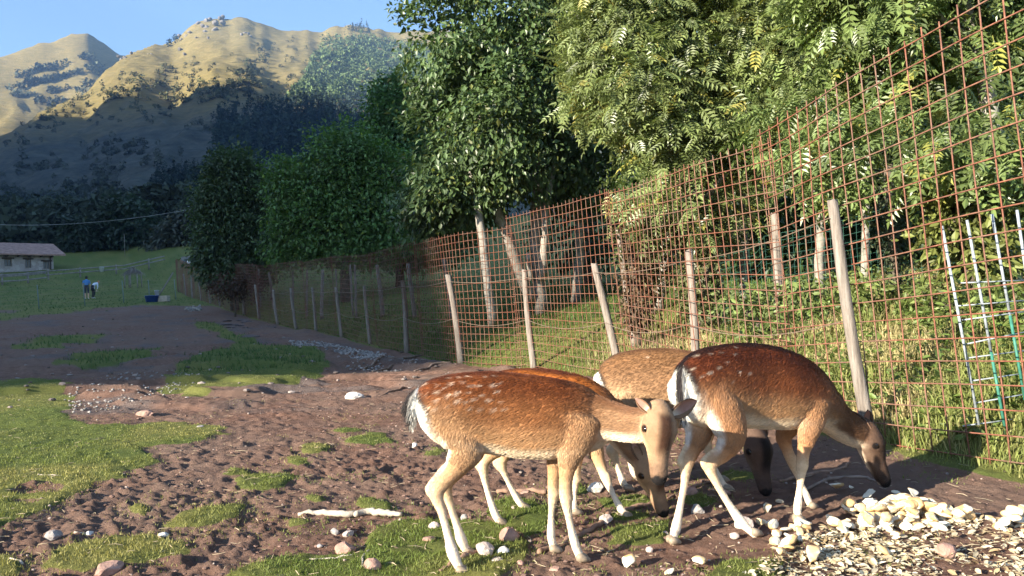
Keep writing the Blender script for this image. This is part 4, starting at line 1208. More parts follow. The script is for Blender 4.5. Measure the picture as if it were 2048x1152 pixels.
        g = lambda I: np.stack([I[:-1, :-1], I[1:, :-1], I[1:, 1:], I[:-1, 1:]], -1).reshape(-1, 4)
        qs = [g(i0), g(i0 + 132)[:, ::-1]]
        for a_, b_ in ((i0[:, 0], i0[:, 0] + 132), (i0[:, -1], i0[:, -1] + 132), (i0[-1], i0[-1] + 132)):
            qs.append(np.stack([a_[:-1], a_[1:], b_[1:], b_[:-1]], -1))
        mm = mesh_np('ear', np.array(vv_), np.concatenate(qs), True); set_col(mm, np.array(cc_))
        link('ear', mm, MAT_COAT, body)
    # ---- tail: a tapering tuft, dark above and white below
    tp = np.array([at(*p) for p in spec['tail_pts']]); tc = Comp('tail', tp, spec['tail_r'], np.array(spec['tail_r']) * .7, back, 6)
    tb = MB(); tc.to(tb, 12)
    tm = tb.mesh('tail', True)
    tv = np.concatenate(tb.v); _, tt_, tw_, _ = tc.near(tv)
    set_col(tm, lerp(PAL['taildark'], PAL['white'], sstep(.15, -.25, tw_ * spec.get('tail_flip', 1))))
    tm.vertices.foreach_set('co', (tv - base).astype(np.float32).ravel())
    to = link('tail', tm, MAT_COAT, body)
    nh = 900; kk = rng.integers(0, len(tv), nh)
    rt = tv[kk] + rng.normal(0, .004, (nh, 3)); dv = unit(unit(tp[-1] - tp[0]) + rng.normal(0, .22, (nh, 3)) + np.array([0, 0, -.4])) * rng.uniform(.02, .05, nh)[:, None]
    P = np.stack([rt, rt + dv * .5, rt + dv + np.array([0, 0, -.006])], 1).reshape(-1, 3) - base
    tcol = lerp(PAL['taildark'], PAL['white'], sstep(.15, -.25, tw_ * spec.get('tail_flip', 1)))[kk]
    cv = bpy.data.hair_curves.new('tail_hair'); cv.add_curves([3] * nh); cv.points.foreach_set('position', P.astype(np.float32).ravel())
    ra = cv.attributes.get('radius') or cv.attributes.new('radius', 'FLOAT', 'POINT'); ra.data.foreach_set('value', np.tile(np.array([.001, .0009, .0003], np.float32), nh))
    ca = cv.attributes.new('col', 'FLOAT_COLOR', 'CURVE'); ca.data.foreach_set('color', np.concatenate([tcol, np.ones((nh, 1))], 1).astype(np.float32).ravel())
    cv.materials.append(MAT_FUR); ho = bpy.data.objects.new('tail_hair', cv); COL.objects.link(ho); ho.parent = to
    # ---- cloven hooves
    for (a_, b_) in hooves:
        fw = unit((b_ - a_) * np.array([1, 1, 0]) + head_dir * .25); sd = unit(np.cross((0, 0, 1), fw))
        hb = MB()
        g0 = float(G(b_[0], b_[1]))
        for sg in (-1, 1):
            c0 = np.array([b_[0], b_[1], g0]) + sd * sg * .0125 - base
            sec = [(-.022, .044, .012, .016), (-.004, .036, .013, .018), (.018, .022, .011, .014), (.036, .008, .005, .006)]
            pts = np.array([c0 + fw * x_ - sd * sg * .006 * max(0, x_) / .036 + np.array([0, 0, z_ * .62]) for x_, z_, _, _ in sec])
            hb.tube(pts, [.017, .020, .016, .007], 8, ends=.005)
        hb.build('hoof', MAT_HOOF, body, True)
    return body

RUF = dict(back=srgb(122, 66, 32), side=srgb(156, 104, 62), dorsal=srgb(92, 46, 24), haunch=srgb(174, 136, 98), flank=srgb(194, 154, 110), belly=srgb(222, 200, 168),
           shoulder=srgb(140, 98, 66), neck=srgb(140, 106, 76), throat=srgb(224, 204, 178), nape=srgb(112, 76, 50), face=srgb(150, 120, 92), cheek=srgb(198, 168, 134), brow=srgb(72, 48, 34),
           muzzle=srgb(106, 82, 66), leg=srgb(206, 180, 146), shank=srgb(226, 210, 188), white=srgb(240, 234, 222), rumpedge=srgb(44, 34, 30), spot=srgb(236, 216, 190),
           earback=srgb(120, 92, 68), earin=srgb(150, 112, 98), earrim=srgb(84, 62, 50), taildark=srgb(30, 24, 24))
GREY = dict(RUF, back=srgb(118, 84, 54), side=srgb(140, 106, 76), dorsal=srgb(92, 62, 40), haunch=srgb(164, 134, 102), flank=srgb(170, 138, 104), shoulder=srgb(146, 112, 82), face=srgb(84, 66, 56), brow=srgb(30, 24, 22), muzzle=srgb(60, 48, 44), cheek=srgb(110, 94, 80))
DARK = dict(RUF, back=srgb(102, 50, 26), side=srgb(130, 76, 44), dorsal=srgb(58, 32, 22), haunch=srgb(168, 122, 84), neck=srgb(100, 72, 52), face=srgb(80, 61, 49), muzzle=srgb(40, 32, 29), brow=srgb(38, 28, 25), cheek=srgb(98, 78, 64), earback=srgb(96, 76, 62))  # face, neck and muzzle darkened further, painting in the body's shadow on the head

A_ = dict(seed=1, pal=RUF, label='rufous spotted deer nearest the viewer, head turned towards us beside the white log', hairs=52000, voxel=.006,
    torso=[(836, 790, 838, .045, 3.42), (850, 769, 862, .085, 3.42), (880, 756, 888, .118, 3.42), (930, 747, 899, .140, 3.43), (990, 744, 908, .134, 3.44), (1050, 749, 915, .146, 3.45), (1110, 757, 915, .150, 3.455), (1160, 769, 905, .132, 3.46), (1192, 785, 896, .105, 3.46), (1212, 806, 884, .075, 3.46)],
    neck=[(1140, 832, .095, .135, 3.46), (1185, 836, .080, .110, 3.44), (1225, 842, .066, .086, 3.40), (1265, 850, .060, .076, 3.34), (1300, 850, .060, .072, 3.27)],
    neck_up=(0.1, 0, 1), poll=(1318, 822, 3.20), nose=(1326, 966, 3.10), forehead=(.36, -1, .1), ears=[((1268, 794, 3.20), (-.25, -1, -.1)), ((1398, 800, 3.27), (.3, -1, -.15))], ear_side=(-1, 1),
    tail=(836, 800, 3.42), rump=(.085, .11), tail_pts=[(846, 790, 3.43), (830, 792, 3.42), (820, 812, 3.41), (826, 838, 3.41)], tail_r=[.028, .034, .036, .014], tail_flip=1,
    spot_t=(.05, .50), spot_w=(.12, .93), spot_gap=.032, spots=80,
    legs=[dict(d=(3.40, 3.30), p=[(893, 805, .075, .115), (918, 855, .072, .112), (930, 898, .058, .088), (906, 940, .038, .050), (874, 982, .029, .034), (884, 1024, .0235, .027), (896, 1070, .0225, .025), (905, 1103, .025, .027), (915, 1126, .022, .024), (924, 1143, .019, .022)]),
          dict(d=(3.50, 3.54), p=[(905, 815, .070, .110), (928, 860, .066, .100), (938, 898, .055, .080), (918, 934, .038, .052), (892, 968, .029, .034), (900, 1008, .0225, .026), (914, 1052, .0215, .024), (922, 1078, .024, .026), (930, 1097, .021, .023), (938, 1110, .018, .021)]),
          dict(d=(3.38, 3.40), p=[(1160, 835, .055, .105), (1150, 880, .052, .085), (1138, 918, .042, .052), (1132, 955, .033, .036), (1132, 992, .029, .030), (1138, 1035, .0205, .022), (1148, 1076, .0215, .023), (1154, 1094, .0195, .021), (1163, 1112, .017, .020)]),
          dict(d=(3.54, 3.54), p=[(1135, 840, .055, .100), (1125, 885, .050, .080), (1113, 920, .040, .048), (1108, 952, .032, .034), (1107, 985, .027, .028), (1103, 1024, .020, .021), (1102, 1065, .021, .0225), (1104, 1082, .019, .020), (1110, 1100, .0165, .019)])])
B_ = dict(seed=2, pal=dict(RUF, back=srgb(158, 90, 36), side=srgb(170, 106, 52)), label='rufous deer grazing behind the nearest one, its muzzle at a crooked branch', hairs=16000, voxel=.0075,
    torso=[(945, 790, 830, .05, 4.15), (960, 765, 858, .09, 4.15), (1000, 744, 876, .125, 4.15), (1060, 737, 884, .145, 4.15), (1120, 741, 888, .148, 4.15), (1170, 753, 887, .135, 4.15), (1210, 774, 880, .11, 4.15), (1232, 796, 866, .08, 4.15)],
    neck=[(1190, 820, .085, .115, 4.14), (1225, 850, .070, .090, 4.12), (1255, 885, .060, .076, 4.08), (1282, 915, .058, .070, 4.02)],
    poll=(1290, 912, 4.00), nose=(1338, 1030, 3.93), forehead=(.55, -.8, .5), ears=[((1262, 880, 4.0), (-.2, -1, 0)), ((1330, 880, 4.05), (.3, -1, 0))], ear_side=(-1, 1),
    tail=(946, 800, 4.15), rump=(.08, .10), tail_pts=[(950, 792, 4.15), (940, 805, 4.15), (938, 830, 4.15)], tail_r=[.026, .03, .012],
    spot_t=(.1, .5), spot_w=(.2, .9), spot_gap=.05, spots=16,
    legs=[dict(d=(4.06, 4.02), p=[(985, 815, .07, .10), (1000, 860, .062, .09), (998, 890, .048, .062), (980, 908, .036, .046), (966, 928, .029, .033), (972, 970, .021, .024), (984, 1010, .021, .023), (992, 1030, .023, .024), (1003, 1046, .018, .021)]),
          dict(d=(4.26, 4.30), p=[(1005, 815, .07, .10), (1020, 855, .06, .085), (1022, 885, .046, .058), (1012, 905, .034, .042), (1003, 926, .028, .031), (1014, 958, .020, .023), (1032, 992, .021, .023), (1041, 1005, .022, .023), (1051, 1016, .017, .020)]),
          dict(d=(4.12, 4.16), p=[(1165, 830, .055, .095), (1162, 870, .048, .07), (1157, 900, .038, .045), (1153, 930, .030, .032), (1151, 955, .026, .027), (1149, 985, .019, .020), (1148, 1010, .020, .021), (1153, 1024, .016, .019)]),
          dict(d=(4.20, 4.04), p=[(1180, 830, .055, .095), (1185, 870, .048, .07), (1192, 902, .038, .045), (1203, 935, .030, .033), (1212, 958, .026, .028), (1226, 988, .019, .021), (1241, 1016, .020, .022), (1254, 1033, .017, .020)])])
C_ = dict(seed=3, pal=GREY, label='grey-brown deer standing farthest back, its dark face down between the legs of another', hairs=22000, voxel=.007,
    torso=[(1200, 742, 790, .05, 4.80), (1211, 724, 815, .09, 4.79), (1240, 707, 838, .13, 4.77), (1290, 698, 850, .15, 4.73), (1340, 697, 855, .155, 4.69), (1390, 703, 854, .15, 4.65), (1435, 714, 848, .135, 4.61), (1465, 732, 840, .11, 4.58), (1484, 756, 825, .08, 4.56)],
    neck=[(1445, 785, .085, .11, 4.6), (1475, 815, .07, .088, 4.55), (1498, 845, .06, .074, 4.5), (1512, 872, .056, .068, 4.44)],
    neck_up=(.6, 0, .8), poll=(1512, 872, 4.40), nose=(1541, 988, 4.28), forehead=(.5, -1, .35), ears=[((1492, 862, 4.45), (-.5, -1, 0)), ((1524, 836, 4.46), (.2, -1, 0))], ear_side=(-1, 1),
    tail=(1201, 752, 4.80), rump=(.08, .12), tail_pts=[(1206, 745, 4.8), (1196, 760, 4.8), (1195, 800, 4.8)], tail_r=[.024, .026, .012],
    spot_t=(.1, .5), spot_w=(.2, .9), spot_gap=.05, spots=0,
    legs=[dict(d=(4.70, 4.64), p=[(1245, 790, .075, .11), (1258, 835, .065, .09), (1256, 868, .045, .058), (1240, 888, .034, .042), (1228, 903, .029, .033), (1234, 930, .021, .024), (1242, 952, .021, .023), (1246, 962, .022, .023), (1256, 975, .018, .021)]),
          dict(d=(4.92, 4.92), p=[(1262, 790, .07, .11), (1275, 830, .062, .085), (1276, 858, .045, .055), (1264, 876, .034, .040), (1254, 890, .028, .031), (1258, 916, .020, .023), (1264, 938, .021, .022), (1268, 946, .021, .022), (1276, 956, .017, .020)]),
          dict(d=(4.58, 4.52), p=[(1440, 790, .055, .10), (1432, 825, .05, .075), (1424, 850, .04, .048), (1418, 872, .031, .034), (1414, 892, .027, .028), (1424, 925, .019, .021), (1440, 958, .021, .022), (1448, 970, .018, .02), (1456, 980, .017, .020)]),
          dict(d=(4.74, 4.74), p=[(1430, 790, .055, .10), (1426, 825, .048, .07), (1420, 846, .038, .045), (1416, 868, .030, .032), (1414, 888, .026, .027), (1420, 915, .019, .020), (1432, 944, .020, .021), (1440, 956, .017, .019), (1448, 964, .016, .019)])])
D_D = dict(seed=4, pal=DARK, label='dark rufous deer at the bread pile, seen from behind with white rump and black tail', hairs=52000, voxel=.006,
    torso=[(1356, 752, 812, .060, 3.70), (1368, 726, 836, .100, 3.71), (1398, 703, 852, .132, 3.74), (1450, 690, 852, .140, 3.80), (1510, 687, 856, .134, 3.87), (1565, 696, 858, .148, 3.93), (1612, 716, 855, .136, 3.99), (1645, 746, 850, .114, 4.03), (1666, 782, 845, .082, 4.05)],
    neck=[(1630, 800, .095, .125, 4.02), (1664, 832, .078, .098, 4.06), (1694, 856, .068, .084, 4.10), (1722, 870, .064, .076, 4.13)],
    neck_up=(.5, 0, .8), poll=(1729, 855, 4.14), nose=(1785, 967, 4.12), forehead=(.9, -.25, .45), ears=[((1737, 818, 4.10), (.1, -1, .1)), ((1682, 818, 4.2), (-.2, -1, -.1))], ear_side=(1, -1),
    tail=(1358, 752, 3.70), rump=(.095, .15), tail_pts=[(1366, 738, 3.70), (1362, 752, 3.67), (1362, 790, 3.64), (1368, 832, 3.64)], tail_r=[.018, .022, .024, .010], tail_flip=1,
    line=.95, spot_t=(.08, .42), spot_w=(.15, .93), spot_gap=.045, spots=26,
    legs=[dict(d=(3.72, 3.64), p=[(1425, 775, .078, .118), (1448, 825, .074, .11), (1462, 872, .060, .082), (1446, 905, .044, .056), (1420, 928, .032, .038), (1432, 964, .024, .027), (1458, 1008, .0225, .025), (1480, 1040, .024, .026), (1496, 1056, .021, .023), (1511, 1068, .018, .022)]),
          dict(d=(3.84, 3.58), p=[(1392, 785, .074, .11), (1396, 830, .068, .10), (1396, 868, .052, .072), (1384, 900, .038, .048), (1373, 926, .030, .036), (1369, 965, .023, .026), (1360, 1015, .0215, .024), (1352, 1056, .0235, .025), (1348, 1070, .021, .023), (1346, 1086, .018, .022)]),
          dict(d=(3.92, 3.83), p=[(1628, 800, .055, .105), (1622, 842, .052, .082), (1614, 876, .042, .050), (1607, 905, .033, .036), (1604, 930, .029, .030), (1600, 970, .0205, .022), (1596, 1006, .022, .0235), (1595, 1024, .020, .021), (1598, 1040, .018, .021)]),
          dict(d=(4.10, 4.05), p=[(1600, 800, .055, .10), (1584, 842, .05, .078), (1568, 872, .040, .048), (1574, 898, .032, .035), (1584, 922, .028, .029), (1598, 958, .020, .0215), (1611, 988, .0215, .023), (1617, 1002, .019, .021), (1624, 1014, .017, .020)])])
for sp_ in (A_, B_, C_, D_D): build_deer(sp_)
# ------------------------------------------------------------------ woods and scrub on the mountain
MAT_FARLEAF, nt, b = new_mat('distant_foliage')
nt.links.new(attr(nt), b.inputs['Base Color']); b.inputs['Roughness'].default_value = 1.0; b.inputs['Specular IOR Level'].default_value = 0.05

def px_in(poly, n, rng):
    p = np.array(poly, float); lo, hi = p.min(0), p.max(0); out = []
    while len(out) < n:
        q = rng.uniform(lo, hi, (n * 3, 2)); k = in_poly(q[:, 0], q[:, 1], poly); out.extend(q[k])
    return np.array(out[:n])

def far_trees(name, label, pts, height, width, cone, base, seed, K=34, fs=None):
    """every tree is a cloud of small faces; pts are their feet"""
    rng = np.random.default_rng(seed); n = len(pts)
    h = height * rng.uniform(.65, 1.3, n); w = width * rng.uniform(.7, 1.25, n)
    t = rng.uniform(0.02, 1, (n, K)) ** (1.25 if cone else .9)
    a = rng.uniform(0, 2 * math.pi, (n, K))
    rad = (1 - t) * .95 + .05 if cone else np.sqrt(np.clip(1 - (2 * t - 1) ** 2, 0, 1)) * .9 + .12
    rad = rad * rng.uniform(.55, 1, (n, K))
    c = np.stack([np.cos(a) * rad * w[:, None], np.sin(a) * rad * w[:, None], t * h[:, None]], -1) + pts[:, None]
    sz = (w[:, None, None, None] * (fs or (.42 if cone else .55))) * rng.uniform(.6, 1.2, (n, K, 1, 1))
    off = rng.normal(0, 1, (n, K, 3, 3)); off = off / (np.linalg.norm(off, axis=-1, keepdims=True) + 1e-9) * sz
    V = (c[:, :, None] + off).reshape(-1, 3)
    col = np.array(base) * (1 + .22 * rng.normal(size=(n, 1, 1))) * rng.uniform(.75, 1.25, (n, K, 1)) * np.array([1, 1, 1])
    col = np.repeat(np.clip(col, .006, .5).reshape(-1, 3), 3, 0)
    me = mesh_np(name, V, np.arange(len(V)).reshape(-1, 3)); set_col(me, col)
    return tag(link(name, me, MAT_FARLEAF), label, kind='stuff')

rf = np.random.default_rng(71)
def on_mountain(P, M=M1, **k):
    x, y, z, ok = hit_mountain(P[:, 0], P[:, 1], M, **k)
    return np.stack([x, y, z - .5], -1)[ok]
wood = [(575, 212), (600, 180), (632, 120), (645, 82), (690, 92), (720, 78), (760, 88), (900, 110), (900, 215)]
far_trees('pale_wood', 'pale green broadleaf wood on the sunlit flank of the mountain', on_mountain(px_in(wood, 1500, rf)), 11, 4.4, False, (0.100, 0.140, 0.058), 1)
far_trees('conifer_wood', 'dark strip of conifers running down through the pale wood', on_mountain(px_in([(735, 95), (765, 95), (700, 160), (640, 205), (600, 205), (660, 150)], 260, rf)), 15, 3.4, True, (0.030, 0.045, 0.034), 2)
far_trees('conifer_wood', 'dark belt of spruces in the shadow below the mountain', on_mountain(px_in([(432, 330), (436, 255), (480, 248), (560, 240), (620, 222), (780, 205), (900, 210), (900, 340)], 900, rf)), 20, 4.6, True, (0.030, 0.045, 0.036), 3, K=44)
far_trees('conifer_wood', 'group of dark firs low on the shaded slope', on_mountain(px_in([(285, 450), (310, 385), (370, 365), (430, 350), (430, 450)], 160, rf)), 11, 2.8, True, (0.022, 0.034, 0.028), 4, K=90, fs=.27)
band = [(30, 258), (160, 190), (260, 150), (330, 135), (480, 185), (600, 180), (620, 215), (400, 225), (210, 225)]
far_trees('scrub', 'bushes scattered along the shadow line of the mountain', on_mountain(px_in(band, 190, rf)), 6.5, 3.3, False, (0.085, 0.090, 0.045), 5)
far_trees('scrub', 'dark scrub on the upper grass slope', on_mountain(px_in([(420, 200), (470, 150), (520, 95), (545, 110), (520, 160), (500, 200)], 70, rf)), 6, 3.4, False, (0.06, 0.066, 0.034), 6)
cl_ = []
for _ in range(24):
    c = px_in([(0, 270), (200, 225), (430, 230), (430, 420), (0, 440)], 1, rf)[0]; cl_.append(c + rf.normal(0, 1, (13, 2)) * np.array([24, 8]))
P_ = np.concatenate(cl_); P_ = P_[(P_[:, 1] > 228) & (P_[:, 1] < 452)]
far_trees('scrub', 'thickets dotting the shaded lower slope', on_mountain(P_), 4.2, 2.3, False, (0.060, 0.072, 0.052), 7)
far_trees('pine_group', 'pines standing on the mountain crest', on_mountain(px_in([(700, 62), (735, 62), (740, 70), (690, 70)], 34, rf)), 16, 3.6, True, (0.03, 0.04, 0.034), 8)
far_trees('pine_group', 'bushes at the left shoulder of the summit', on_mountain(px_in([(335, 92), (352, 84), (356, 94), (340, 98)], 9, rf)), 9, 4, False, (0.03, 0.04, 0.034), 9)
far_trees('scrub', 'single bushes on the tawny slope', on_mountain(px_in([(400, 110), (620, 75), (640, 110), (590, 190), (280, 170)], 60, rf)), 5, 3, False, (0.075, 0.075, 0.038), 10)
for zz, cnt in (([(0, 400), (200, 400), (420, 440), (420, 505), (0, 505)], 260),):
    far_trees('scrub', 'dark undergrowth at the foot of the mountain', on_mountain(px_in(zz, cnt, rf)), 7, 3.6, False, (0.048, 0.062, 0.046), 11, K=110, fs=.26)
x, y, z, ok = hit_mountain(*px_in([(0, 200), (60, 150), (200, 110), (240, 160), (120, 220)], 90, rf).T, M2, base=900.0, seed=200, amp=1.6)
ok = ok & np.isfinite(x)
if ok.any(): far_trees('scrub', 'scrub on the hazy distant peak', np.stack([x, y, z], -1)[ok], 12, 9, False, (0.06, 0.07, 0.05), 12)

# rocks on the summit
MAT_ROCK = simple('limestone', (0.155, 0.140, 0.130), 0.95, 0.35, 0.25)
def ico(sub):
    t = (1 + 5 ** .5) / 2
    v = [(-1, t, 0), (1, t, 0), (-1, -t, 0), (1, -t, 0), (0, -1, t), (0, 1, t), (0, -1, -t), (0, 1, -t), (t, 0, -1), (t, 0, 1), (-t, 0, -1), (-t, 0, 1)]
    f = [(0, 11, 5), (0, 5, 1), (0, 1, 7), (0, 7, 10), (0, 10, 11), (1, 5, 9), (5, 11, 4), (11, 10, 2), (10, 7, 6), (7, 1, 8), (3, 9, 4), (3, 4, 2), (3, 2, 6), (3, 6, 8), (3, 8, 9), (4, 9, 5), (2, 4, 11), (6, 2, 10), (8, 6, 7), (9, 8, 1)]
    v = [np.array(p) / np.linalg.norm(p) for p in v]
    for _ in range(sub):
        cache = {}; nf = []
        def mid(a, b_):
            k = (min(a, b_), max(a, b_))
            if k not in cache:
                m_ = v[a] + v[b_]; v.append(m_ / np.linalg.norm(m_)); cache[k] = len(v) - 1
            return cache[k]
        for a, b_, c in f:
            ab, bc, ca = mid(a, b_), mid(b_, c), mid(c, a); nf += [(a, ab, ca), (b_, bc, ab), (c, ca, bc), (ab, bc, ca)]
        f = nf
    return np.array(v), np.array(f)
ICO0, ICO1, ICO2 = ico(0), ico(1), ico(2)
def rock_verts(rng, I, ang=.28):
    v, f = I
    p = v.copy()
    for _ in range(7):      # knock flat facets off the lump
        d = unit(rng.normal(size=3)); k = p @ d; lim = rng.uniform(.55, .9); p = p - np.maximum(k - lim, 0)[:, None] * d
    return p * (1 + ang * .35 * rng.normal(size=(len(p), 1)) * .3)
crag_px = [(395, 50, 9), (405, 60, 11), (420, 48, 13), (435, 55, 13), (410, 68, 8), (385, 68, 8), (365, 78, 9), (372, 72, 8), (430, 64, 10), (445, 50, 10), (362, 84, 7), (490, 68, 9), (482, 72, 8), (500, 74, 7), (362, 108, 8), (372, 112, 7), (250, 118, 9), (262, 114, 7), (240, 124, 7), (300, 108, 5), (340, 138, 6), (455, 250, 5), (395, 80, 5), (415, 80, 5)]
rr_ = np.random.default_rng(81)
_cx, _cy, _cz, _cok = hit_mountain(*np.array([c[:2] for c in crag_px], float).T)
for k, (a, b_, r_) in enumerate(crag_px):
    if not _cok[k]: continue
    p = np.array([_cx[k], _cy[k], _cz[k] - .5]); s_ = .75 * r_ * np.hypot(p[0], p[1]) / FOC
    v = np.concatenate([rock_verts(rr_, ICO1) * s_ * .6 * np.array([1, 1, .9]) + rr_.normal(0, .45, 3) * s_ for _ in range(3)])
    f = np.concatenate([ICO1[1] + len(ICO1[0]) * i for i in range(3)])
    o = link('crag', mesh_np('crag', v, f), MAT_ROCK); o.location = p + np.array([0, 0, s_ * .2])
    tag(o, 'grey rock outcrop on the mountain' if k >= 10 else 'grey crag near the mountain summit', 'rock', 'rock outcrops of the mountain' if k >= 10 else 'crags of the summit')

# ------------------------------------------------------------------ stone house
MAT_STONE, nt, b = new_mat('rubble_stone')
co = coords(nt)
v_ = nt.nodes.new('ShaderNodeTexVoronoi'); v_.inputs['Scale'].default_value = 3.2; nt.links.new(co, v_.inputs['Vector'])
f1 = noise(nt, 5, 4, .6, co)
c1 = ramp(nt, v_.outputs['Color'], [(0.2, (0.24, 0.20, 0.18)), (0.6, (0.36, 0.31, 0.28)), (0.9, (0.52, 0.47, 0.43))])
nt.links.new(mix(nt, f1, c1, (0.36, 0.31, 0.29)), b.inputs['Base Color']); b.inputs['Roughness'].default_value = 0.95
bump(nt, b, v_.outputs['Distance'], .6, .05)
MAT_TILE = simple('roof_tiles', (0.33, 0.20, 0.16), 0.9, 0.35, 2.5)
MAT_DARKWOOD = simple('dark_timber', (0.055, 0.042, 0.034), 0.85, 0.3, 6)
MAT_PANE, nt, b = new_mat('window_glass'); b.inputs['Base Color'].default_value = (0.03, 0.035, 0.045, 1); b.inputs['Roughness'].default_value = 0.12
MAT_FRAME = simple('window_timber', (0.20, 0.16, 0.13), 0.8, 0.2, 8)
pr = at(108, 556, 94.0); pl = at(-160, 566, 84.0); pl[2] = pr[2]
ax = unit((pl - pr) * np.array([1, 1, 0])); nrm_ = np.array([-ax[1], ax[0], 0]);
if nrm_[1] > 0: nrm_ = -nrm_
LH = np.linalg.norm((pl - pr)[:2])
house = empty('stone_house', tuple(pr), 'low stone house with red tiled roof and three small windows at the meadow edge', 'house')
house.matrix_world = Matrix(((ax[0], nrm_[0], 0, pr[0]), (ax[1], nrm_[1], 0, pr[1]), (0, 0, 1, pr[2] - .3), (0, 0, 0, 1)))
def hx(px):      # metres along the front, from the near corner
    d = ray(px, 540); A = np.array([[d[0], -ax[0]], [d[1], -ax[1]]]); return float(np.linalg.solve(A, pr[:2] - EYE[:2])[1])
def hz(px, py):
    s_ = hx(px); p = pr + ax * s_; return float(at(px, py, p[1])[2] - pr[2] + .3)
WH = hz(100, 508)
mb = MB()
# front wall with real window openings
wins = [(9, 24, 518, 533), (51, 63, 519, 536), (87, 100, 523, 538)]
W = sorted([(hx(b_), hx(a), hz((a + b_) / 2, d), hz((a + b_) / 2, c)) for a, b_, c, d in wins])
xs = [0]
for (x0, x1, z0, z1) in W:
    mb.box((xs[-1], -.45, 0), (x0, 0, WH)); mb.box((x0, -.45, 0), (x1, 0, z0)); mb.box((x0, -.45, z1), (x1, 0, WH)); xs.append(x1)
mb.box((xs[-1], -.45, 0), (LH, 0, WH)); mb.box((0, -7, 0), (.45, -.451, WH)); mb.box((LH - .45, -7, 0), (LH, -.451, WH)); mb.box((.451, -7, 0), (LH - .451, -6.6, WH))
mb.add([(0, 0.0, WH), (0, -7, WH), (0, -3.5, WH + 1.3), (.4, 0, WH), (.4, -7, WH), (.4, -3.5, WH + 1.3)], [(0, 3, 5, 2), (1, 2, 5, 4)], [(0, 2, 1), (3, 4, 5)])
mb.build('wall', MAT_STONE, house)
rb = MB()
for sg, y0, y1 in ((1, 1.0, -3.5), (-1, -8.0, -3.5)):
    e0, e1 = (-1.1, y0, WH - .28), (LH + 1, y0, WH - .28)
    rb.add([e0, e1, (LH + 1, y1, WH + 1.45), (-1.1, y1, WH + 1.45), (-1.1, y0, WH - .10), (LH + 1, y0, WH - .10), (LH + 1, y1, WH + 1.66), (-1.1, y1, WH + 1.66)], [(0, 3, 2, 1), (4, 5, 6, 7), (0, 1, 5, 4), (1, 2, 6, 5), (2, 3, 7, 6), (3, 0, 4, 7)])
roof = rb.build('roof', MAT_TILE, house)
for xx in np.arange(.2, LH, 1.2):
    m_ = MB(); m_.box((xx, .05, WH - .42), (xx + .14, .9, WH - .27)); m_.build('rafter', MAT_DARKWOOD, roof)
for (x0, x1, z0, z1) in W:
    m_ = MB(); m_.box((x0, -.22, z0), (x1, -.19, z1)); w_ = m_.build('window', MAT_PANE, house)
    m_ = MB(); t_ = .07; xm = (x0 + x1) / 2
    m_.box((x0, -.188, z0), (x0 + t_, -.12, z1)); m_.box((x1 - t_, -.188, z0), (x1, -.12, z1)); m_.box((x0 + t_, -.188, z0), (x1 - t_, -.12, z0 + t_)); m_.box((x0 + t_, -.188, z1 - t_), (x1 - t_, -.12, z1)); m_.box((xm - .03, -.186, z0 + t_), (xm + .03, -.13, z1 - t_))
    m_.build('frame', MAT_FRAME, w_)
    m_ = MB(); m_.box((x0 - .25, -.1, z1 + .002), (x1 + .25, .06, z1 + .2)); m_.build('lintel', MAT_DARKWOOD, w_)
    m_ = MB(); m_.box((x0 - .1, -.12, z0 - .1), (x1 + .1, .07, z0 - .002)); m_.build('sill', MAT_STONE, w_)
m_ = MB(); m_.tube([(.35, .08, 0), (.35, .08, WH - .3)], .07, 8); m_.build('drainpipe', MAT_DARKWOOD, house, True)

# log rails in front of the house and along the meadow
MAT_LOG = simple('grey_logs', (0.24, 0.21, 0.19), 0.9, 0.35, 3)
def rails(pts, label, rails_z, post_h, r, post_gap):
    pts = np.array(pts); root = empty('log_fence', tuple(pts[0]), label, 'fence', 'log rail fences of the meadow'); o0 = pts[0]
    for dz in rails_z:
        m_ = MB(); m_.tube([p + np.array([0, 0, dz]) - o0 for p in pts], r, 6); m_.build('rail', MAT_LOG, root, True)
    L_ = np.concatenate([[0], np.cumsum(np.linalg.norm(np.diff(pts, axis=0), axis=1))])
    for s_ in np.arange(.2, L_[-1], post_gap):
        p = np.array([np.interp(s_, L_, pts[:, k]) for k in range(3)]) - o0
        m_ = MB(); m_.tube([p + np.array([0, .12, -.3]), p + np.array([0, .12, post_h])], r * 1.1, 6); m_.build('post', MAT_LOG, root, True)
def gpt2(px, py, dd):
    p = at(px, py, dd); p[2] = float(G(p[0], p[1])); return p
rails([gpt2(-60, 560, 72), gpt2(40, 556, 76), gpt2(92, 552, 79)], 'weathered log rails in front of the stone house', (.35, .85, 1.0), 1.15, .085, 2.6)
rails([gpt2(92, 556, 80), gpt2(160, 552, 84), gpt2(250, 548, 88), gpt2(330, 545, 92)], 'log rail fence behind the two people', (.55, .95), 1.15, .075, 4.0)

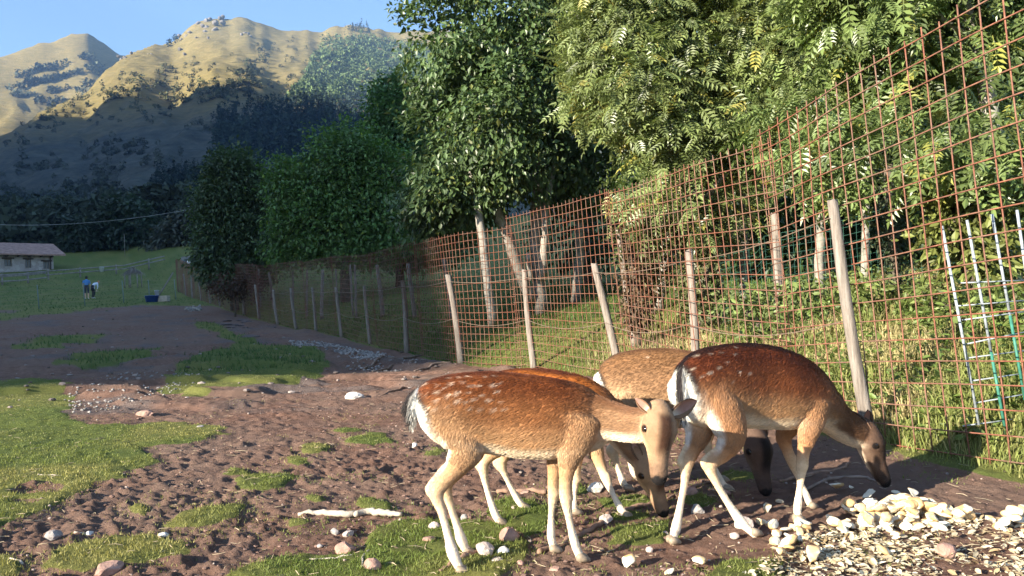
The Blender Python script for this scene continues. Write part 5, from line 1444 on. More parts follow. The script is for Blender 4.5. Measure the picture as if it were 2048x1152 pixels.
# ------------------------------------------------------------------ far end of the enclosure: thin posts and wire
MAT_POSTG = simple('faded_green_post', (0.16, 0.21, 0.19), 0.6, 0.25, 10)
farpost = [(-30, 612), (78, 604), (170, 603), (248, 602), (300, 598), (352, 592)]
tops = []
for k, (a, b_) in enumerate(farpost):
    dd = 47 + .14 * (30 + (a - 1024) / FOC * 50) + k * 1.6
    f_ = at(a, b_, dd); f_[2] = float(G(f_[0], f_[1])); m_ = MB(); hh_ = 1.55
    m_.tube([np.zeros(3) - np.array([0, 0, .2]), np.array([-.05, 0, hh_ * .5]), np.array([-.09, 0, hh_])], [.035, .033, .03], 7)
    o = m_.build('wire_post', MAT_POSTG, None, True); o.location = f_
    tag(o, ['thin green post at the picture edge of the far wire fence', 'thin green post below the stone house', 'thin green post left of the two people', 'thin green post right of the two people', 'thin green post behind the blue tub', 'thin post where the far wire meets the mesh fence'][k], 'post', 'posts of the far wire fence')
    tops.append(f_)
m_ = MB()
for lv in (.3, .6, .9, 1.2, 1.5):
    m_.tube([p + np.array([-.03, 0, lv]) for p in tops], .006, 3, cap=False)
o = m_.build('wire_fence', MAT_WIRE); tag(o, 'thin wire strands across the far end of the enclosure', 'wire fence')

# ------------------------------------------------------------------ overhead cable
m_ = MB(); ca, cb = at(-60, 446, 95), at(400, 415, 80); cpts = [ca + (cb - ca) * t + np.array([0, 0, -.9 * 4 * t * (1 - t)]) for t in np.linspace(0, 1, 24)]
m_.tube(cpts, .024, 5); MAT_CABLE = simple('grey_cable', (0.32, 0.34, 0.36), 0.5, 0.1, 3)
o = m_.build('overhead_cable', MAT_CABLE); tag(o, 'pale overhead cable crossing in front of the shaded slope', 'cable')

# ------------------------------------------------------------------ odds and ends at the far wire
MAT_BLUE = simple('blue_plastic', (0.03, 0.08, 0.35), 0.45, 0.1, 5); MAT_WPL = simple('white_plastic', (0.7, 0.72, 0.74), 0.45, 0.05, 5); MAT_CARD = simple('pale_crate', (0.46, 0.38, 0.30), 0.85, 0.2, 6)
def lathe(prof, sides=16):
    mb = MB(); pr_ = np.array(prof); a = np.arange(sides) * 2 * math.pi / sides
    v = np.concatenate([np.stack([np.cos(a) * r_, np.sin(a) * r_, np.full(sides, z_)], 1) for r_, z_ in pr_])
    i = np.arange(len(pr_) - 1)[:, None] * sides; j = np.arange(sides)[None]; jn = (j + 1) % sides
    mb.add(v, np.stack([i + j, i + jn, i + jn + sides, i + j + sides], -1).reshape(-1, 4)); return mb
o = lathe([(.001, .0), (.38, 0), (.46, .42), (.49, .42), (.48, .45), (.44, .44), (.36, .05), (.001, .05)]).build('blue_tub', MAT_BLUE, None, True); o.location = gpt2(304, 598, 52.5); tag(o, 'blue plastic tub at the far end of the enclosure', 'tub')
cr = empty('feed_crate', tuple(gpt2(327, 597, 52.8)), 'pale crate standing next to the blue tub', 'crate')
for k in range(3):
    for sg in (-1, 1):
        m_ = MB(); m_.box((-.34, sg * .25 - .012, .02 + k * .14), (.34, sg * .25 + .012, .14 + k * .14)); m_.build('slat', MAT_CARD, cr)
        m_ = MB(); m_.box((sg * .352 - .012, -.235, .02 + k * .14), (sg * .352 + .012, .235, .14 + k * .14)); m_.build('slat', MAT_CARD, cr)
m_ = MB(); m_.box((-.338, -.236, 0), (.338, .236, .019)); m_.build('bottom', MAT_CARD, cr)
st = gpt2(311, 592, 53.2)
bk = lathe([(.001, 0), (.12, 0), (.16, .33), (.175, .33), (.17, .36), (.15, .35), (.11, .02), (.001, .02)], 14).build('white_bucket', MAT_WPL, None, True); bk.location = st + np.array([.1, 0, .45]); tag(bk, 'white bucket on a short stake above the blue tub', 'bucket')
m_ = MB(); m_.tube([(0, 0, -.1), (0, 0, .449)], .03, 6); o = m_.build('stake', MAT_WOOD, None, True); o.location = st + np.array([.1, 0, 0]); tag(o, 'short stake under the white bucket', 'stake')
pa, pb = gpt2(309, 594, 53.6), at(346, 545, 55); m_ = MB(); m_.tube([pa - pa, (pb - pa) * .5 + np.array([0, 0, -.05]), pb - pa], [.06, .055, .045], 7); o = m_.build('leaning_pole', MAT_WOOD, None, True); o.location = pa; tag(o, 'grey pole leaning behind the white bucket', 'pole')
o = lathe([(.001, 0), (.2, 0), (.25, .5), (.27, .5), (.26, .55), (.001, .56)], 14).build('white_bucket', MAT_WPL, None, True); o.location = gpt2(206, 552, 86) + np.array([0, -.25, .35]); tag(o, 'white bucket hung on the log rail right of the two people', 'bucket')
# hay feeder: four stakes with a heap of grey brush on top
hb = gpt2(266, 552, 70); hf = empty('brush_shelter', tuple(hb), 'little shelter of grey brush on stakes in the meadow', 'shelter')
for (a, c) in ((-.6, -.4), (.6, -.4), (-.6, .4), (.6, .4), (0, -.5)):
    m_ = MB(); m_.tube([(a, c, 0), (a * .95, c, 1.3)], .05, 6); m_.build('stake', MAT_LOG, hf, True)
rb_ = np.random.default_rng(3); m_ = MB()
for _ in range(160):
    a = rb_.uniform(0, 6.28); r_ = rb_.uniform(.1, .9); z_ = 1.25 + (1 - r_) * .5 + rb_.uniform(-.1, .1); p = np.array([math.cos(a) * r_, math.sin(a) * r_ * .7, z_]); d = unit(np.array([math.cos(a), math.sin(a), -.6]) + rb_.normal(0, .4, 3)) * .35
    m_.tube([p - d, p + d], [.02, .008], 3, cap=False)
o = m_.build('brush', MAT_LOG, hf); o['kind'] = 'stuff'
# lamp pole far back
m_ = MB(); m_.tube([(0, 0, 0), (0, 0, 3.4)], .035, 6); o = m_.build('pole', MAT_LOG, None, True); o.location = gpt2(250, 514, 110); tag(o, 'thin grey pole in front of the spreading tree', 'pole')

# ------------------------------------------------------------------ parked car beyond the fence
MAT_CAR, nt, b = new_mat('dark_car_paint'); b.inputs['Base Color'].default_value = (0.02, 0.03, 0.045, 1); b.inputs['Roughness'].default_value = 0.25; b.inputs['Coat Weight'].default_value = .6
MAT_TYRE = simple('tyre', (0.02, 0.02, 0.02), 0.9, 0.2, 10); MAT_CHROME = simple('pale_trim', (0.55, 0.58, 0.6), 0.3, 0.05, 5, metallic=.6)
cb_ = gpt2(408, 536, 84); car = empty('parked_car', tuple(cb_), 'dark estate car with pale roof rails parked at the meadow behind the fence', 'car'); car.rotation_euler = (0, 0, .18)
prof = [(-2.2, .35), (-2.25, .75), (-2.05, .95), (-1.0, 1.02), (-.35, 1.5), (1.6, 1.55), (2.1, 1.05), (2.2, .8), (2.15, .35)]
m_ = MB(); n_ = len(prof); v = [(x_, -.85 + (.12 if z_ > 1.2 else 0), z_) for x_, z_ in prof] + [(x_, .85 - (.12 if z_ > 1.2 else 0), z_) for x_, z_ in prof]
m_.add(v, [(i, (i + 1) % n_, (i + 1) % n_ + n_, i + n_) for i in range(n_)], [(0, i + 1, i) for i in range(1, n_ - 1)] + [(n_, n_ + i, n_ + i + 1) for i in range(1, n_ - 1)]); m_.build('body', MAT_CAR, car)
for x0, x1 in ((-.75, .25), (.35, 1.2), (1.28, 1.85)):
    for sg in (-1, 1):
        m_ = MB(); y_ = .80 * sg; m_.add([(x0, y_ * 1.07, 1.04), (x1, y_ * 1.07, 1.04), (x1 - .1, y_ * .94, 1.45), (x0 + (.45 if x0 < 0 else .04), y_ * .94, 1.45)], [(0, 1, 2, 3)]); m_.build('window', MAT_PANE, car)
m_ = MB(); m_.add([(-1.03, -.74, 1.05), (-1.03, .74, 1.05), (-.39, .68, 1.49), (-.39, -.68, 1.49)], [(0, 1, 2, 3)]); m_.v[-1][:, 0] -= .02; m_.build('windscreen', MAT_PANE, car)
for x_ in (-1.4, 1.4):
    for sg in (-1, 1):
        m_ = MB(); m_.tube([(x_, sg * .70, .33), (x_, sg * .88, .33)], .33, 16); w_ = m_.build('wheel', MAT_TYRE, car); m_ = MB(); m_.tube([(x_, sg * .885, .33), (x_, sg * .895, .33)], .2, 12); m_.build('rim', MAT_CHROME, w_)
for sg in (-1, 1):
    m_ = MB(); m_.tube([(-.2, sg * .62, 1.6), (1.5, sg * .62, 1.64)], .03, 6); m_.build('roof_rail', MAT_CHROME, car)
    m_ = MB(); m_.box((-2.27, sg * .6 - .15, .68), (-2.2, sg * .6 + .15, .82)); m_.build('headlight', MAT_CHROME, car)

# ------------------------------------------------------------------ people
MAT_BODY, nt, b = new_mat('clothed_figure')
nt.links.new(attr(nt), b.inputs['Base Color']); b.inputs['Roughness'].default_value = 0.85
def figure(foot, heading, pose, cols, label, scale=1.0, seed=0):
    """one continuous body grown from joint chains; pose holds joints in metres, x forward, y left, z up"""
    P = {k: np.array(v, float) for k, v in pose.items()}
    ch = [('hips', 'torso', [('pelvis', .15, .11), ('waist', .14, .10), ('chest', .17, .115), ('shoulders', .16, .09), ('neck', .06, .06)]), ('head', 'head', [('neck', .055, .055), ('jaw', .068, .075), ('brow', .076, .095), ('crown', .06, .075)])]
    for s_ in 'LR':
        ch.append(('arm', 'arm', [('sh' + s_, .055, .055), ('el' + s_, .042, .042), ('wr' + s_, .028, .028), ('hd' + s_, .034, .022), ('ft' + s_, .018, .014)]))
        ch.append(('leg', 'leg', [('hp' + s_, .088, .09), ('kn' + s_, .058, .06), ('an' + s_, .038, .042), ('hl' + s_, .04, .04), ('to' + s_, .038, .024)]))
    comps = []
    for kind, cn, js in ch:
        comps.append(Comp(kind, [P[j] for j, _, _ in js], [a for _, a, _ in js], [c for _, _, c in js], (1, 0, 0) if kind in ('hips', 'head') else (1, .01, 0), 4, cap=.8))
    # nose, and fingers as short chains rooted in the palm
    comps.append(Comp('head', [P['jaw'] + np.array([.05, 0, .03]), P['jaw'] + np.array([.10, 0, .02])], [.018, .012], [.02, .012], (0, 0, 1), 3))
    for s_, sg in (('L', 1), ('R', -1)):
        d = unit(P['ft' + s_] - P['wr' + s_])
        for k in range(4):
            o_ = np.array([.022 * (k - 1.5), 0, 0]); ln = (.07, .085, .08, .06)[k]
            comps.append(Comp('arm', [P['hd' + s_] + o_, P['hd' + s_] + o_ * 1.1 + d * ln * .6, P['hd' + s_] + o_ * 1.1 + d * ln + np.array([.012, 0, 0])], [.010, .009, .008], [.010, .009, .008], (0, 1, 0), 3))
        comps.append(Comp('arm', [P['wr' + s_] + d * .03, P['wr' + s_] + d * .06 + np.array([.035, 0, 0]), P['wr' + s_] + d * .09 + np.array([.05, 0, 0])], [.012, .011, .009], [.012, .011, .009], (0, 1, 0), 3))
    mb = MB()
    for c_ in comps: c_.to(mb, 14)
    me = mb.mesh('raw'); tmp = bpy.data.objects.new('raw', me); COL.objects.link(tmp)
    md = tmp.modifiers.new('r', 'REMESH'); md.mode = 'VOXEL'; md.voxel_size = .012
    me2 = bpy.data.meshes.new_from_object(tmp.evaluated_get(bpy.context.evaluated_depsgraph_get()))
    bpy.data.objects.remove(tmp); bpy.data.meshes.remove(me)
    V = np.empty(len(me2.vertices) * 3, np.float32); me2.vertices.foreach_get('co', V); V = V.reshape(-1, 3).astype(float)
    nd = [c_.near(V) for c_ in comps]; best = np.argmin([n_[0] for n_ in nd], 0); kinds = np.array([c_.kind for c_ in comps])[best]; tt = np.array([n_[1] for n_ in nd])[best, np.arange(len(V))]
    col = np.tile(np.array(cols['shirt']), (len(V), 1))
    col[(kinds == 'hips') & (tt < .22)] = cols['trousers']
    lg = kinds == 'leg'; col[lg] = cols['trousers']; col[lg & (tt > cols.get('hem', .5))] = cols['skin']; col[lg & (tt > .54)] = cols['shoes']
    ar = kinds == 'arm'; col[ar & (tt > cols.get('sleeve', .22))] = cols['skin']
    hd = kinds == 'head'; col[hd] = cols['skin']; fwd = (V - P['brow']) @ unit(P.get('look', np.array([1, 0, 0])))
    col[hd & ((V[:, 2] > P['brow'][2] + .045) | ((fwd < .012) & (V[:, 2] > P['jaw'][2] - .02)))] = cols['hair']
    me2.name = 'person'; me2.materials.clear(); me2.materials.append(MAT_BODY); me2.polygons.foreach_set('use_smooth', np.ones(len(me2.polygons), bool)); set_col(me2, col)
    me2.vertices.foreach_set('co', (V * scale).astype(np.float32).ravel()); me2.update()
    o = link('person', me2); o.location = foot; o.rotation_euler = (0, 0, heading)
    return tag(o, label, 'person')
STAND = dict(pelvis=(0, 0, .95), waist=(0, 0, 1.10), chest=(.01, 0, 1.28), shoulders=(0, 0, 1.42), neck=(.02, 0, 1.50), jaw=(.05, 0, 1.56), brow=(.035, 0, 1.65), crown=(.02, 0, 1.73),
    shL=(0, .19, 1.40), elL=(-.02, .25, 1.12), wrL=(.06, .24, .88), hdL=(.08, .24, .80), ftL=(.09, .24, .76), shR=(0, -.19, 1.40), elR=(-.02, -.25, 1.12), wrR=(.06, -.24, .88), hdR=(.08, -.24, .80), ftR=(.09, -.24, .76),
    hpL=(0, .09, .92), knL=(.03, .10, .50), anL=(0, .10, .10), hlL=(-.01, .10, .05), toL=(.16, .11, .03), hpR=(0, -.09, .92), knR=(.03, -.10, .50), anR=(-.02, -.10, .10), hlR=(-.03, -.10, .05), toR=(.14, -.11, .03))
BEND = dict(STAND, waist=(.06, 0, 1.06), chest=(.20, 0, 1.17), shoulders=(.33, 0, 1.22), neck=(.41, 0, 1.27), jaw=(.48, 0, 1.26), brow=(.50, 0, 1.33), crown=(.51, 0, 1.41), pelvis=(-.06, 0, .93), hpL=(-.06, .09, .90), hpR=(-.06, -.09, .90), knL=(.08, .12, .50), knR=(.08, -.12, .50),
    shL=(.31, .18, 1.18), elL=(.28, .22, .90), wrL=(.24, .17, .70), hdL=(.23, .16, .63), ftL=(.22, .16, .59), shR=(.31, -.18, 1.18), elR=(.28, -.22, .90), wrR=(.24, -.17, .70), hdR=(.23, -.16, .63), ftR=(.22, -.16, .59))
SK = srgb(200, 160, 135)
figure(tuple(hit(174, 598)), math.radians(110), STAND, dict(shirt=srgb(74, 132, 190), trousers=srgb(48, 52, 66), skin=SK, shoes=srgb(200, 196, 190), hair=srgb(40, 34, 32), hem=.27, sleeve=.2), 'person in blue shirt and dark shorts standing beyond the far wire', 1.0)
figure(tuple(hit(186, 597)), math.radians(60), BEND, dict(shirt=srgb(214, 220, 232), trousers=srgb(30, 32, 44), skin=SK, shoes=srgb(190, 186, 184), hair=srgb(170, 120, 90), hem=.5, sleeve=.4), 'person in white shirt and dark trousers bending forward beyond the far wire', .97)
# ------------------------------------------------------------------ stones
MAT_STN = {}
for nm, c in (('red', (0.33, 0.20, 0.155)), ('pale', (0.46, 0.37, 0.32)), ('grey', (0.30, 0.27, 0.25)), ('white', (0.62, 0.58, 0.53))):
    MAT_STN[nm] = simple(nm + '_stone', c, 0.9, 0.3, 16, bmp=.5)
rs = np.random.default_rng(91)
STONES = [(1020, 1074, 21, .95, 'red', 'squarish reddish stone by the hind leg of the grazing deer'), (968, 1104, 21, .9, 'pale', 'angular pale pink stone left of the white pebble'), (1006, 1104, 14, .8, 'white', 'roundish white stone between two reddish stones'),
 (995, 1124, 18, .5, 'pale', 'flat pink stone in front of the white stone'), (742, 1136, 20, .9, 'red', 'pointed reddish stone with a twig, at the lower edge'), (690, 1098, 22, .6, 'red', 'flat reddish stone below the white log'), (670, 1064, 10, .8, 'grey', 'egg-shaped stone below the white log'),
 (697, 1068, 13, .55, 'pale', 'long pebble right of the egg-shaped stone'), (868, 1054, 13, .8, 'pale', 'pale stone behind the hind hoof of the nearest deer'), (858, 1082, 14, .8, 'red', 'brown stone left of the hind hoof of the nearest deer'), (896, 1100, 12, .6, 'pale', 'small stone under the hock of the nearest deer'),
 (706, 793, 22, .42, 'white', 'pale flat rock lying alone on the bare soil'), (750, 792, 7, .8, 'white', 'pebble right of the pale flat rock'), (1191, 977, 18, .7, 'white', 'white stone between the legs of the grazing deer'), (1396, 1022, 15, .9, 'grey', 'grey block of stone right of the grazing muzzle'),
 (1213, 1040, 14, .8, 'pale', 'pale stone under the grazing muzzle'), (1250, 1034, 16, .5, 'pale', 'flat stone at the crooked branch'), (929, 1036, 8, 1, 'grey', 'round brown ball of stone between the deer legs'), (105, 1072, 17, .7, 'grey', 'grey stone on the bare soil at lower left'),
 (178, 1068, 9, .7, 'white', 'small pale stone beside a bone-white stick'), (325, 1072, 11, .6, 'white', 'pale stone in the lower left turf'), (213, 1140, 30, .55, 'red', 'dark reddish clod at the lower left edge'), (829, 893, 8, 1, 'white', 'pale round pebble behind the rump of the nearest deer'),
 (1380, 985, 24, .5, 'red', 'flat brown stone behind the leg of the dark deer'), (1490, 1050, 19, .8, 'pale', 'pale stone touching the hind hoof of the dark deer'), (1450, 985, 14, .5, 'red', 'flat reddish stone below the dark face'), (1040, 1128, 9, .8, 'red', 'small red stone in front of the pink stone'),
 (1110, 1140, 12, .6, 'red', 'brown stone near the front hoof'), (870, 755, 6, .9, 'white', 'white pebble at the foot of the mesh'), (640, 1092, 7, .6, 'grey', 'small grey pebble left of the flat reddish stone'), (1300, 1100, 8, .8, 'pale', 'small pale stone left of the bread roll'), (1330, 1068, 8, .7, 'pale', 'pale chip in the deer shadow'),
 (1470, 1072, 10, .7, 'pale', 'pinkish stone left of the bread pile'), (1895, 1105, 22, .8, 'red', 'brown chunk among the bread at the right'), (790, 1104, 14, .5, 'red', 'brown flat stone among twigs'), (1050, 985, 10, .5, 'red', 'brown stone behind the grazing deer'), (400, 855, 9, .5, 'grey', 'grey pebble at the edge of the sunlit turf'), (290, 828, 22, .35, 'red', 'low turf-topped clod in the shade')]
for (a, b_, r_, fl, mt, lab) in STONES:
    p = hit(a, b_ + r_ * fl * .6); d = p[1]; R = r_ * d / FOC
    v = rock_verts(rs, ICO2) * np.array([1, .8, fl]) * R
    o = link('stone', mesh_np('stone', v, ICO2[1], False), MAT_STN[mt]); o.location = p + np.array([0, R * .3, R * fl * .55]); o.rotation_euler = (0, 0, rs.uniform(-.4, .4))
    tag(o, lab, 'stone', 'stones on the ground')

def scatter_lumps(name, label, pos, size, cols, mat, seed, I=ICO0, flat=.7, sink=.25):
    rng = np.random.default_rng(seed); n = len(pos); v, f = I
    B = np.array([rock_verts(rng, I) for _ in range(12)])[rng.integers(0, 12, n)]
    a = rng.uniform(0, 6.28, n); c, s_ = np.cos(a), np.sin(a)
    X = B[:, :, 0] * c[:, None] - B[:, :, 1] * s_[:, None]; Y = (B[:, :, 0] * s_[:, None] + B[:, :, 1] * c[:, None]) * rng.uniform(.6, 1, (n, 1)); Z = B[:, :, 2] * flat
    V = np.stack([X, Y, Z], -1) * size[:, None, None] + pos[:, None] + np.array([0, 0, 1]) * (size * flat * (1 - 2 * sink))[:, None, None]
    me = mesh_np(name, V.reshape(-1, 3), (f[None] + np.arange(n)[:, None, None] * len(v)).reshape(-1, 3)); set_col(me, np.repeat(cols, len(v), 0))
    return tag(link(name, me, mat), label, kind='stuff')
MAT_LUMP, nt, b = new_mat('loose_soil_and_pebbles'); nzz = noise(nt, 50, 4, .7, coords(nt)); nt.links.new(mix(nt, .5, attr(nt), mix(nt, nzz, (.3, .3, .3), (.75, .75, .75)), 'OVERLAY'), b.inputs['Base Color']); b.inputs['Roughness'].default_value = .95; b.inputs['Specular IOR Level'].default_value = .15

_flat_g = {}
def wedge(n, r0, r1, seed, pw=1.0):
    rng = np.random.default_rng(seed); r = np.exp(rng.uniform(math.log(r0), math.log(r1), n)); t = np.radians(rng.uniform(-37, 37, n)); return r * np.sin(t), r * np.cos(t), rng
def surf(x, y):
    """height of the built ground sheet, with its clods"""
    r = np.hypot(x, y); t = np.degrees(np.arctan2(x, y))
    i = np.interp(r, RR, np.arange(len(RR))); j = np.interp(t, th_d, np.arange(len(th_d)))
    i0 = np.clip(i.astype(int), 0, len(RR) - 2); j0 = np.clip(j.astype(int), 0, len(th_d) - 2); fi, fj = i - i0, j - j0
    return (gz[i0, j0] * (1 - fj) + gz[i0, j0 + 1] * fj) * (1 - fi) + (gz[i0 + 1, j0] * (1 - fj) + gz[i0 + 1, j0 + 1] * fj) * fi
x, y, rng = wedge(5500, 2.3, 14, 5)
k = (turf(x, y, G(x, y)) < .5) & (x < fence_x(y) - .1); x, y = x[k], y[k]; n = len(x)
sz = rng.uniform(.3, 1, n) ** 2 * .0165 * (1 + .05 * np.hypot(x, y)); sz = sz * np.where(np.hypot(x - 2.2, y - 3.6) < 1.5, .55, 1)
col = np.array([0.19, 0.120, 0.095]) * rng.uniform(.6, 1.15, (n, 1))
scatter_lumps('soil_crumbs', 'loose crumbs of red-brown soil', np.stack([x, y, surf(x, y)], -1), sz, col, MAT_LUMP, 6, flat=.55, sink=.38)
x, y, rng = wedge(800, 2.3, 26, 7)
k = (x < fence_x(y) - .1) & ((turf(x, y, G(x, y)) < .5) | (rng.uniform(size=len(x)) < .25)); x, y = x[k], y[k]; n = len(x)
col = np.array([0.28, 0.22, 0.185]) * rng.uniform(.5, 1.5, (n, 1))
scatter_lumps('pebbles', 'pebbles strewn over the bare soil', np.stack([x, y, surf(x, y)], -1), rng.uniform(.3, 1, n) ** 2 * .011 * (1 + .08 * np.hypot(x, y)), col, MAT_LUMP, 8)
x, y, rng = wedge(900, 11, 46, 9); k = (x < fence_x(y) - .2) & (y < 47); x, y = x[k], y[k]; n = len(x)
scatter_lumps('field_stones', 'scattered stones on the shaded bare ground', np.stack([x, y, surf(x, y)], -1), rng.uniform(.25, 1, n) ** 2 * .075, np.array([0.22, 0.18, 0.16]) * rng.uniform(.35, 1.6, (n, 1)), MAT_LUMP, 19, flat=.5)
gp2 = []
rg = np.random.default_rng(12)
for poly, cnt, s0 in (([(575, 682), (640, 683), (720, 700), (790, 716), (740, 724), (660, 708), (590, 695)], 900, .048), ([(700, 712), (860, 722), (800, 745), (690, 740)], 200, .036), ([(120, 790), (330, 735), (420, 760), (300, 810), (150, 830)], 300, .026), ([(370, 615), (400, 612), (405, 622), (378, 624)], 50, .11)):
    for (a, b_) in px_in(poly, cnt, rg):
        p = hit(a, b_); gp2.append((*p, s0 * rg.uniform(.4, 1) * (1 if poly[0][0] != 370 else 1)))
gp2 = np.array(gp2); pz = gp2[:, :3].copy(); pz[:, 2] = np.maximum(pz[:, 2], surf(pz[:, 0], pz[:, 1]))
scatter_lumps('gravel', 'pale gravel heaped along the foot of the fence', pz, gp2[:, 3], np.array([0.27, 0.25, 0.235]) * rg.uniform(.55, 1.35, (len(gp2), 1)), MAT_LUMP, 13, I=ICO0)
# flakes of slate on the bank, far left
gp3 = []
for (a, b_) in px_in([(420, 640), (470, 635), (560, 672), (520, 682), (430, 652)], 36, rg): gp3.append(hit(a, b_))
gp3 = np.array(gp3)
scatter_lumps('slate_flakes', 'flat dark slabs on the bank by the fence', gp3, rg.uniform(.12, .38, len(gp3)), np.array([0.12, 0.095, 0.09]) * rg.uniform(.7, 1.3, (len(gp3), 1)), MAT_LUMP, 14, I=ICO0, flat=.16)

# ------------------------------------------------------------------ wood on the ground
MAT_STICK = simple('bleached_wood', (0.40, 0.34, 0.27), 0.85, 0.25, 14, bmp=.5); MAT_BRANCH = simple('brown_branch', (0.26, 0.16, 0.11), 0.9, 0.35, 14, bmp=.6); MAT_GREYB = simple('grey_branch', (0.24, 0.175, 0.135), 0.9, 0.3, 10, bmp=.5)
def stick(pxs, rad, mat, label, name='branch', sub=(), seed=0, lift=.5):
    rng = np.random.default_rng(seed)
    P = np.array([hit(a, b_) for a, b_ in pxs]); rad = np.array(rad, float) * P[:, 1] / FOC
    A = crom(np.concatenate([P, rad[:, None]], 1), 6); A[:, 2] = np.maximum(A[:, 2], surf(A[:, 0], A[:, 1]) - .004) + A[:, 3] * lift
    A[:, :3] += rng.normal(0, 1, (len(A), 3)) * A[:, 3:] * (.13 if name == 'log' else .38)
    o0 = A[0, :3].copy(); m_ = MB(); m_.tube(A[:, :3] - o0, A[:, 3], 8); o = m_.build(name, mat, None, True); o.location = o0
    return tag(o, label, 'branch', 'branches on the ground')
stick([(596, 1032), (640, 1030), (690, 1033), (716, 1031)], [3.5, 5.5, 6.5, 5.5], MAT_STICK, 'bleached half of a broken log on bare soil', 'log', seed=1, lift=.8)
stick([(712, 1034), (735, 1029), (770, 1031), (804, 1033)], [6, 7, 6.5, 4], MAT_STICK, 'bleached thicker half of the broken log', 'log', seed=2, lift=.8)
stick([(1074, 1106), (1120, 1090), (1165, 1072), (1215, 1042), (1260, 1020), (1306, 1010)], [5.5, 6, 5, 5.5, 5, 4], MAT_BRANCH, 'long crooked brown branch under the deer heads', seed=3)
stick([(880, 1150), (900, 1138), (935, 1120), (962, 1106)], [3, 5, 6, 3], MAT_BRANCH, 'short brown branch by the hind hooves of the nearest deer', seed=4)
stick([(995, 985), (1040, 984), (1095, 986)], [4.5, 5.5, 5], MAT_BRANCH, 'straight brown stick behind the grazing deer', seed=5)
stick([(724, 740), (760, 728), (800, 722), (845, 712)], [2, 3, 3.5, 2], MAT_GREYB, 'grey crooked branch at the foot of the mesh, upper of several', seed=6)
stick([(745, 744), (790, 736), (830, 728), (848, 726)], [2, 3, 3, 2], MAT_GREYB, 'grey branch lying right below the crooked one', seed=7)
stick([(830, 742), (870, 736), (905, 734)], [2, 2.5, 1.5], MAT_GREYB, 'thin grey branch near the corner of the fence', seed=8)
stick([(758, 800), (800, 790), (822, 784)], [1.5, 2.5, 3], MAT_BRANCH, 'thin brown branch right of the pale flat rock', seed=9)
stick([(1330, 1000), (1385, 975), (1440, 960)], [2, 3, 2], MAT_BRANCH, 'thin branch behind the leg of the dark deer', seed=10)
stick([(1560, 965), (1620, 950), (1680, 940), (1700, 925)], [3, 4, 3.5, 2], MAT_BRANCH, 'brown root in the shadow under the dark deer', seed=11)
stick([(1600, 985), (1660, 960), (1720, 955), (1760, 965)], [2.5, 3.5, 3, 2], MAT_GREYB, 'grey root beneath the lowered dark head', seed=12)
stick([(618, 1124), (680, 1122), (706, 1120)], [2, 2.5, 1.5], MAT_STICK, 'thin pale stick in the turf at the lower edge', seed=13)
stick([(20, 1124), (48, 1132)], [2, 3], MAT_STICK, 'short bone-white stick at the lower left', seed=14)
stick([(150, 1073), (178, 1072)], [2, 3], MAT_STICK, 'small bone-white stick by the pale stone', seed=15)
stick([(76, 956), (118, 957)], [1.6, 1.6], MAT_STICK, 'pale straw stick on the left turf', seed=16)
stick([(726, 1140), (728, 1120), (740, 1108)], [2, 2, 1.5], MAT_STICK, 'pale twig standing by the pointed stone', seed=17)
stick([(370, 620), (385, 617), (400, 622)], [1.5, 2, 1.5], MAT_STICK, 'pale antler-like branch at the far bank', seed=18)
# twigs and straw
x, y, rng = wedge(2200, 2.3, 16, 15); k = x < fence_x(y); x, y = x[k], y[k]
m_ = MB()
for i in range(len(x)):
    a = rng.uniform(0, 3.14); L_ = rng.uniform(.008, .04) * (1 + .8 * (rng.uniform() < .06)); p = np.array([x[i], y[i], surf(x[i:i+1], y[i:i+1])[0] + .006]); d = np.array([math.cos(a), math.sin(a), rng.normal(0, .12)]) * L_
    c = np.array([.42, .33, .22]) * rng.uniform(.4, 1.2)
    m_.tube([p - d, p + rng.normal(0, .004, 3), p + d], [.0014, .002, .0012], 3, col=c, cap=False)
o = m_.build('twigs', MAT_LUMP, col=True); tag(o, 'bits of straw and twig on the soil', kind='stuff')

# ------------------------------------------------------------------ bread
MAT_BREAD, nt, b = new_mat('stale_bread'); nzz = noise(nt, 90, 4, .7, coords(nt)); nt.links.new(mix(nt, .3, attr(nt), mix(nt, nzz, (.3, .3, .3), (.8, .8, .8)), 'OVERLAY'), b.inputs['Base Color']); b.inputs['Roughness'].default_value = .85; b.inputs['Specular IOR Level'].default_value = .2
bump(nt, b, nzz, .4, .004)
rb = np.random.default_rng(101)
def bread_mesh(k):
    v = ICO2[0].copy(); el = rb.uniform(.7, 1.25)
    v = v * np.array([el, 1, .78])
    v *= (1 + .20 * (fbm(v[:, 0] * 2.5 + k * 9, v[:, 1] * 2.5 + v[:, 2] * 2, 200 + k, 2) - .5) * 2)[:, None]
    crumb = np.zeros(len(v))
    for _ in range(2 + k % 4):       # broken faces show the white crumb
        d = unit(rb.normal(size=3) * np.array([1, 1, .6])); s_ = v @ d; lim = rb.uniform(.20, .62); cut = s_ > lim
        v = v - np.maximum(s_ - lim, 0)[:, None] * d * (.95 + .1 * rb.normal(size=(len(v), 1))); crumb = np.maximum(crumb, cut)
    crust = lerp(np.array([.48, .28, .11]), np.array([.68, .50, .28]), rb.uniform(0, 1, len(v)) * .5 + (.45 if k % 2 else .1))
    v = v * (1 + .022 * rb.normal(size=(len(v), 1))); me = mesh_np('bread_roll', v, ICO2[1], True); set_col(me, lerp(crust, np.array([.76, .69, .54]), crumb)); me.materials.append(MAT_BREAD); return me
BM = [bread_mesh(k) for k in range(14)]
placed = []
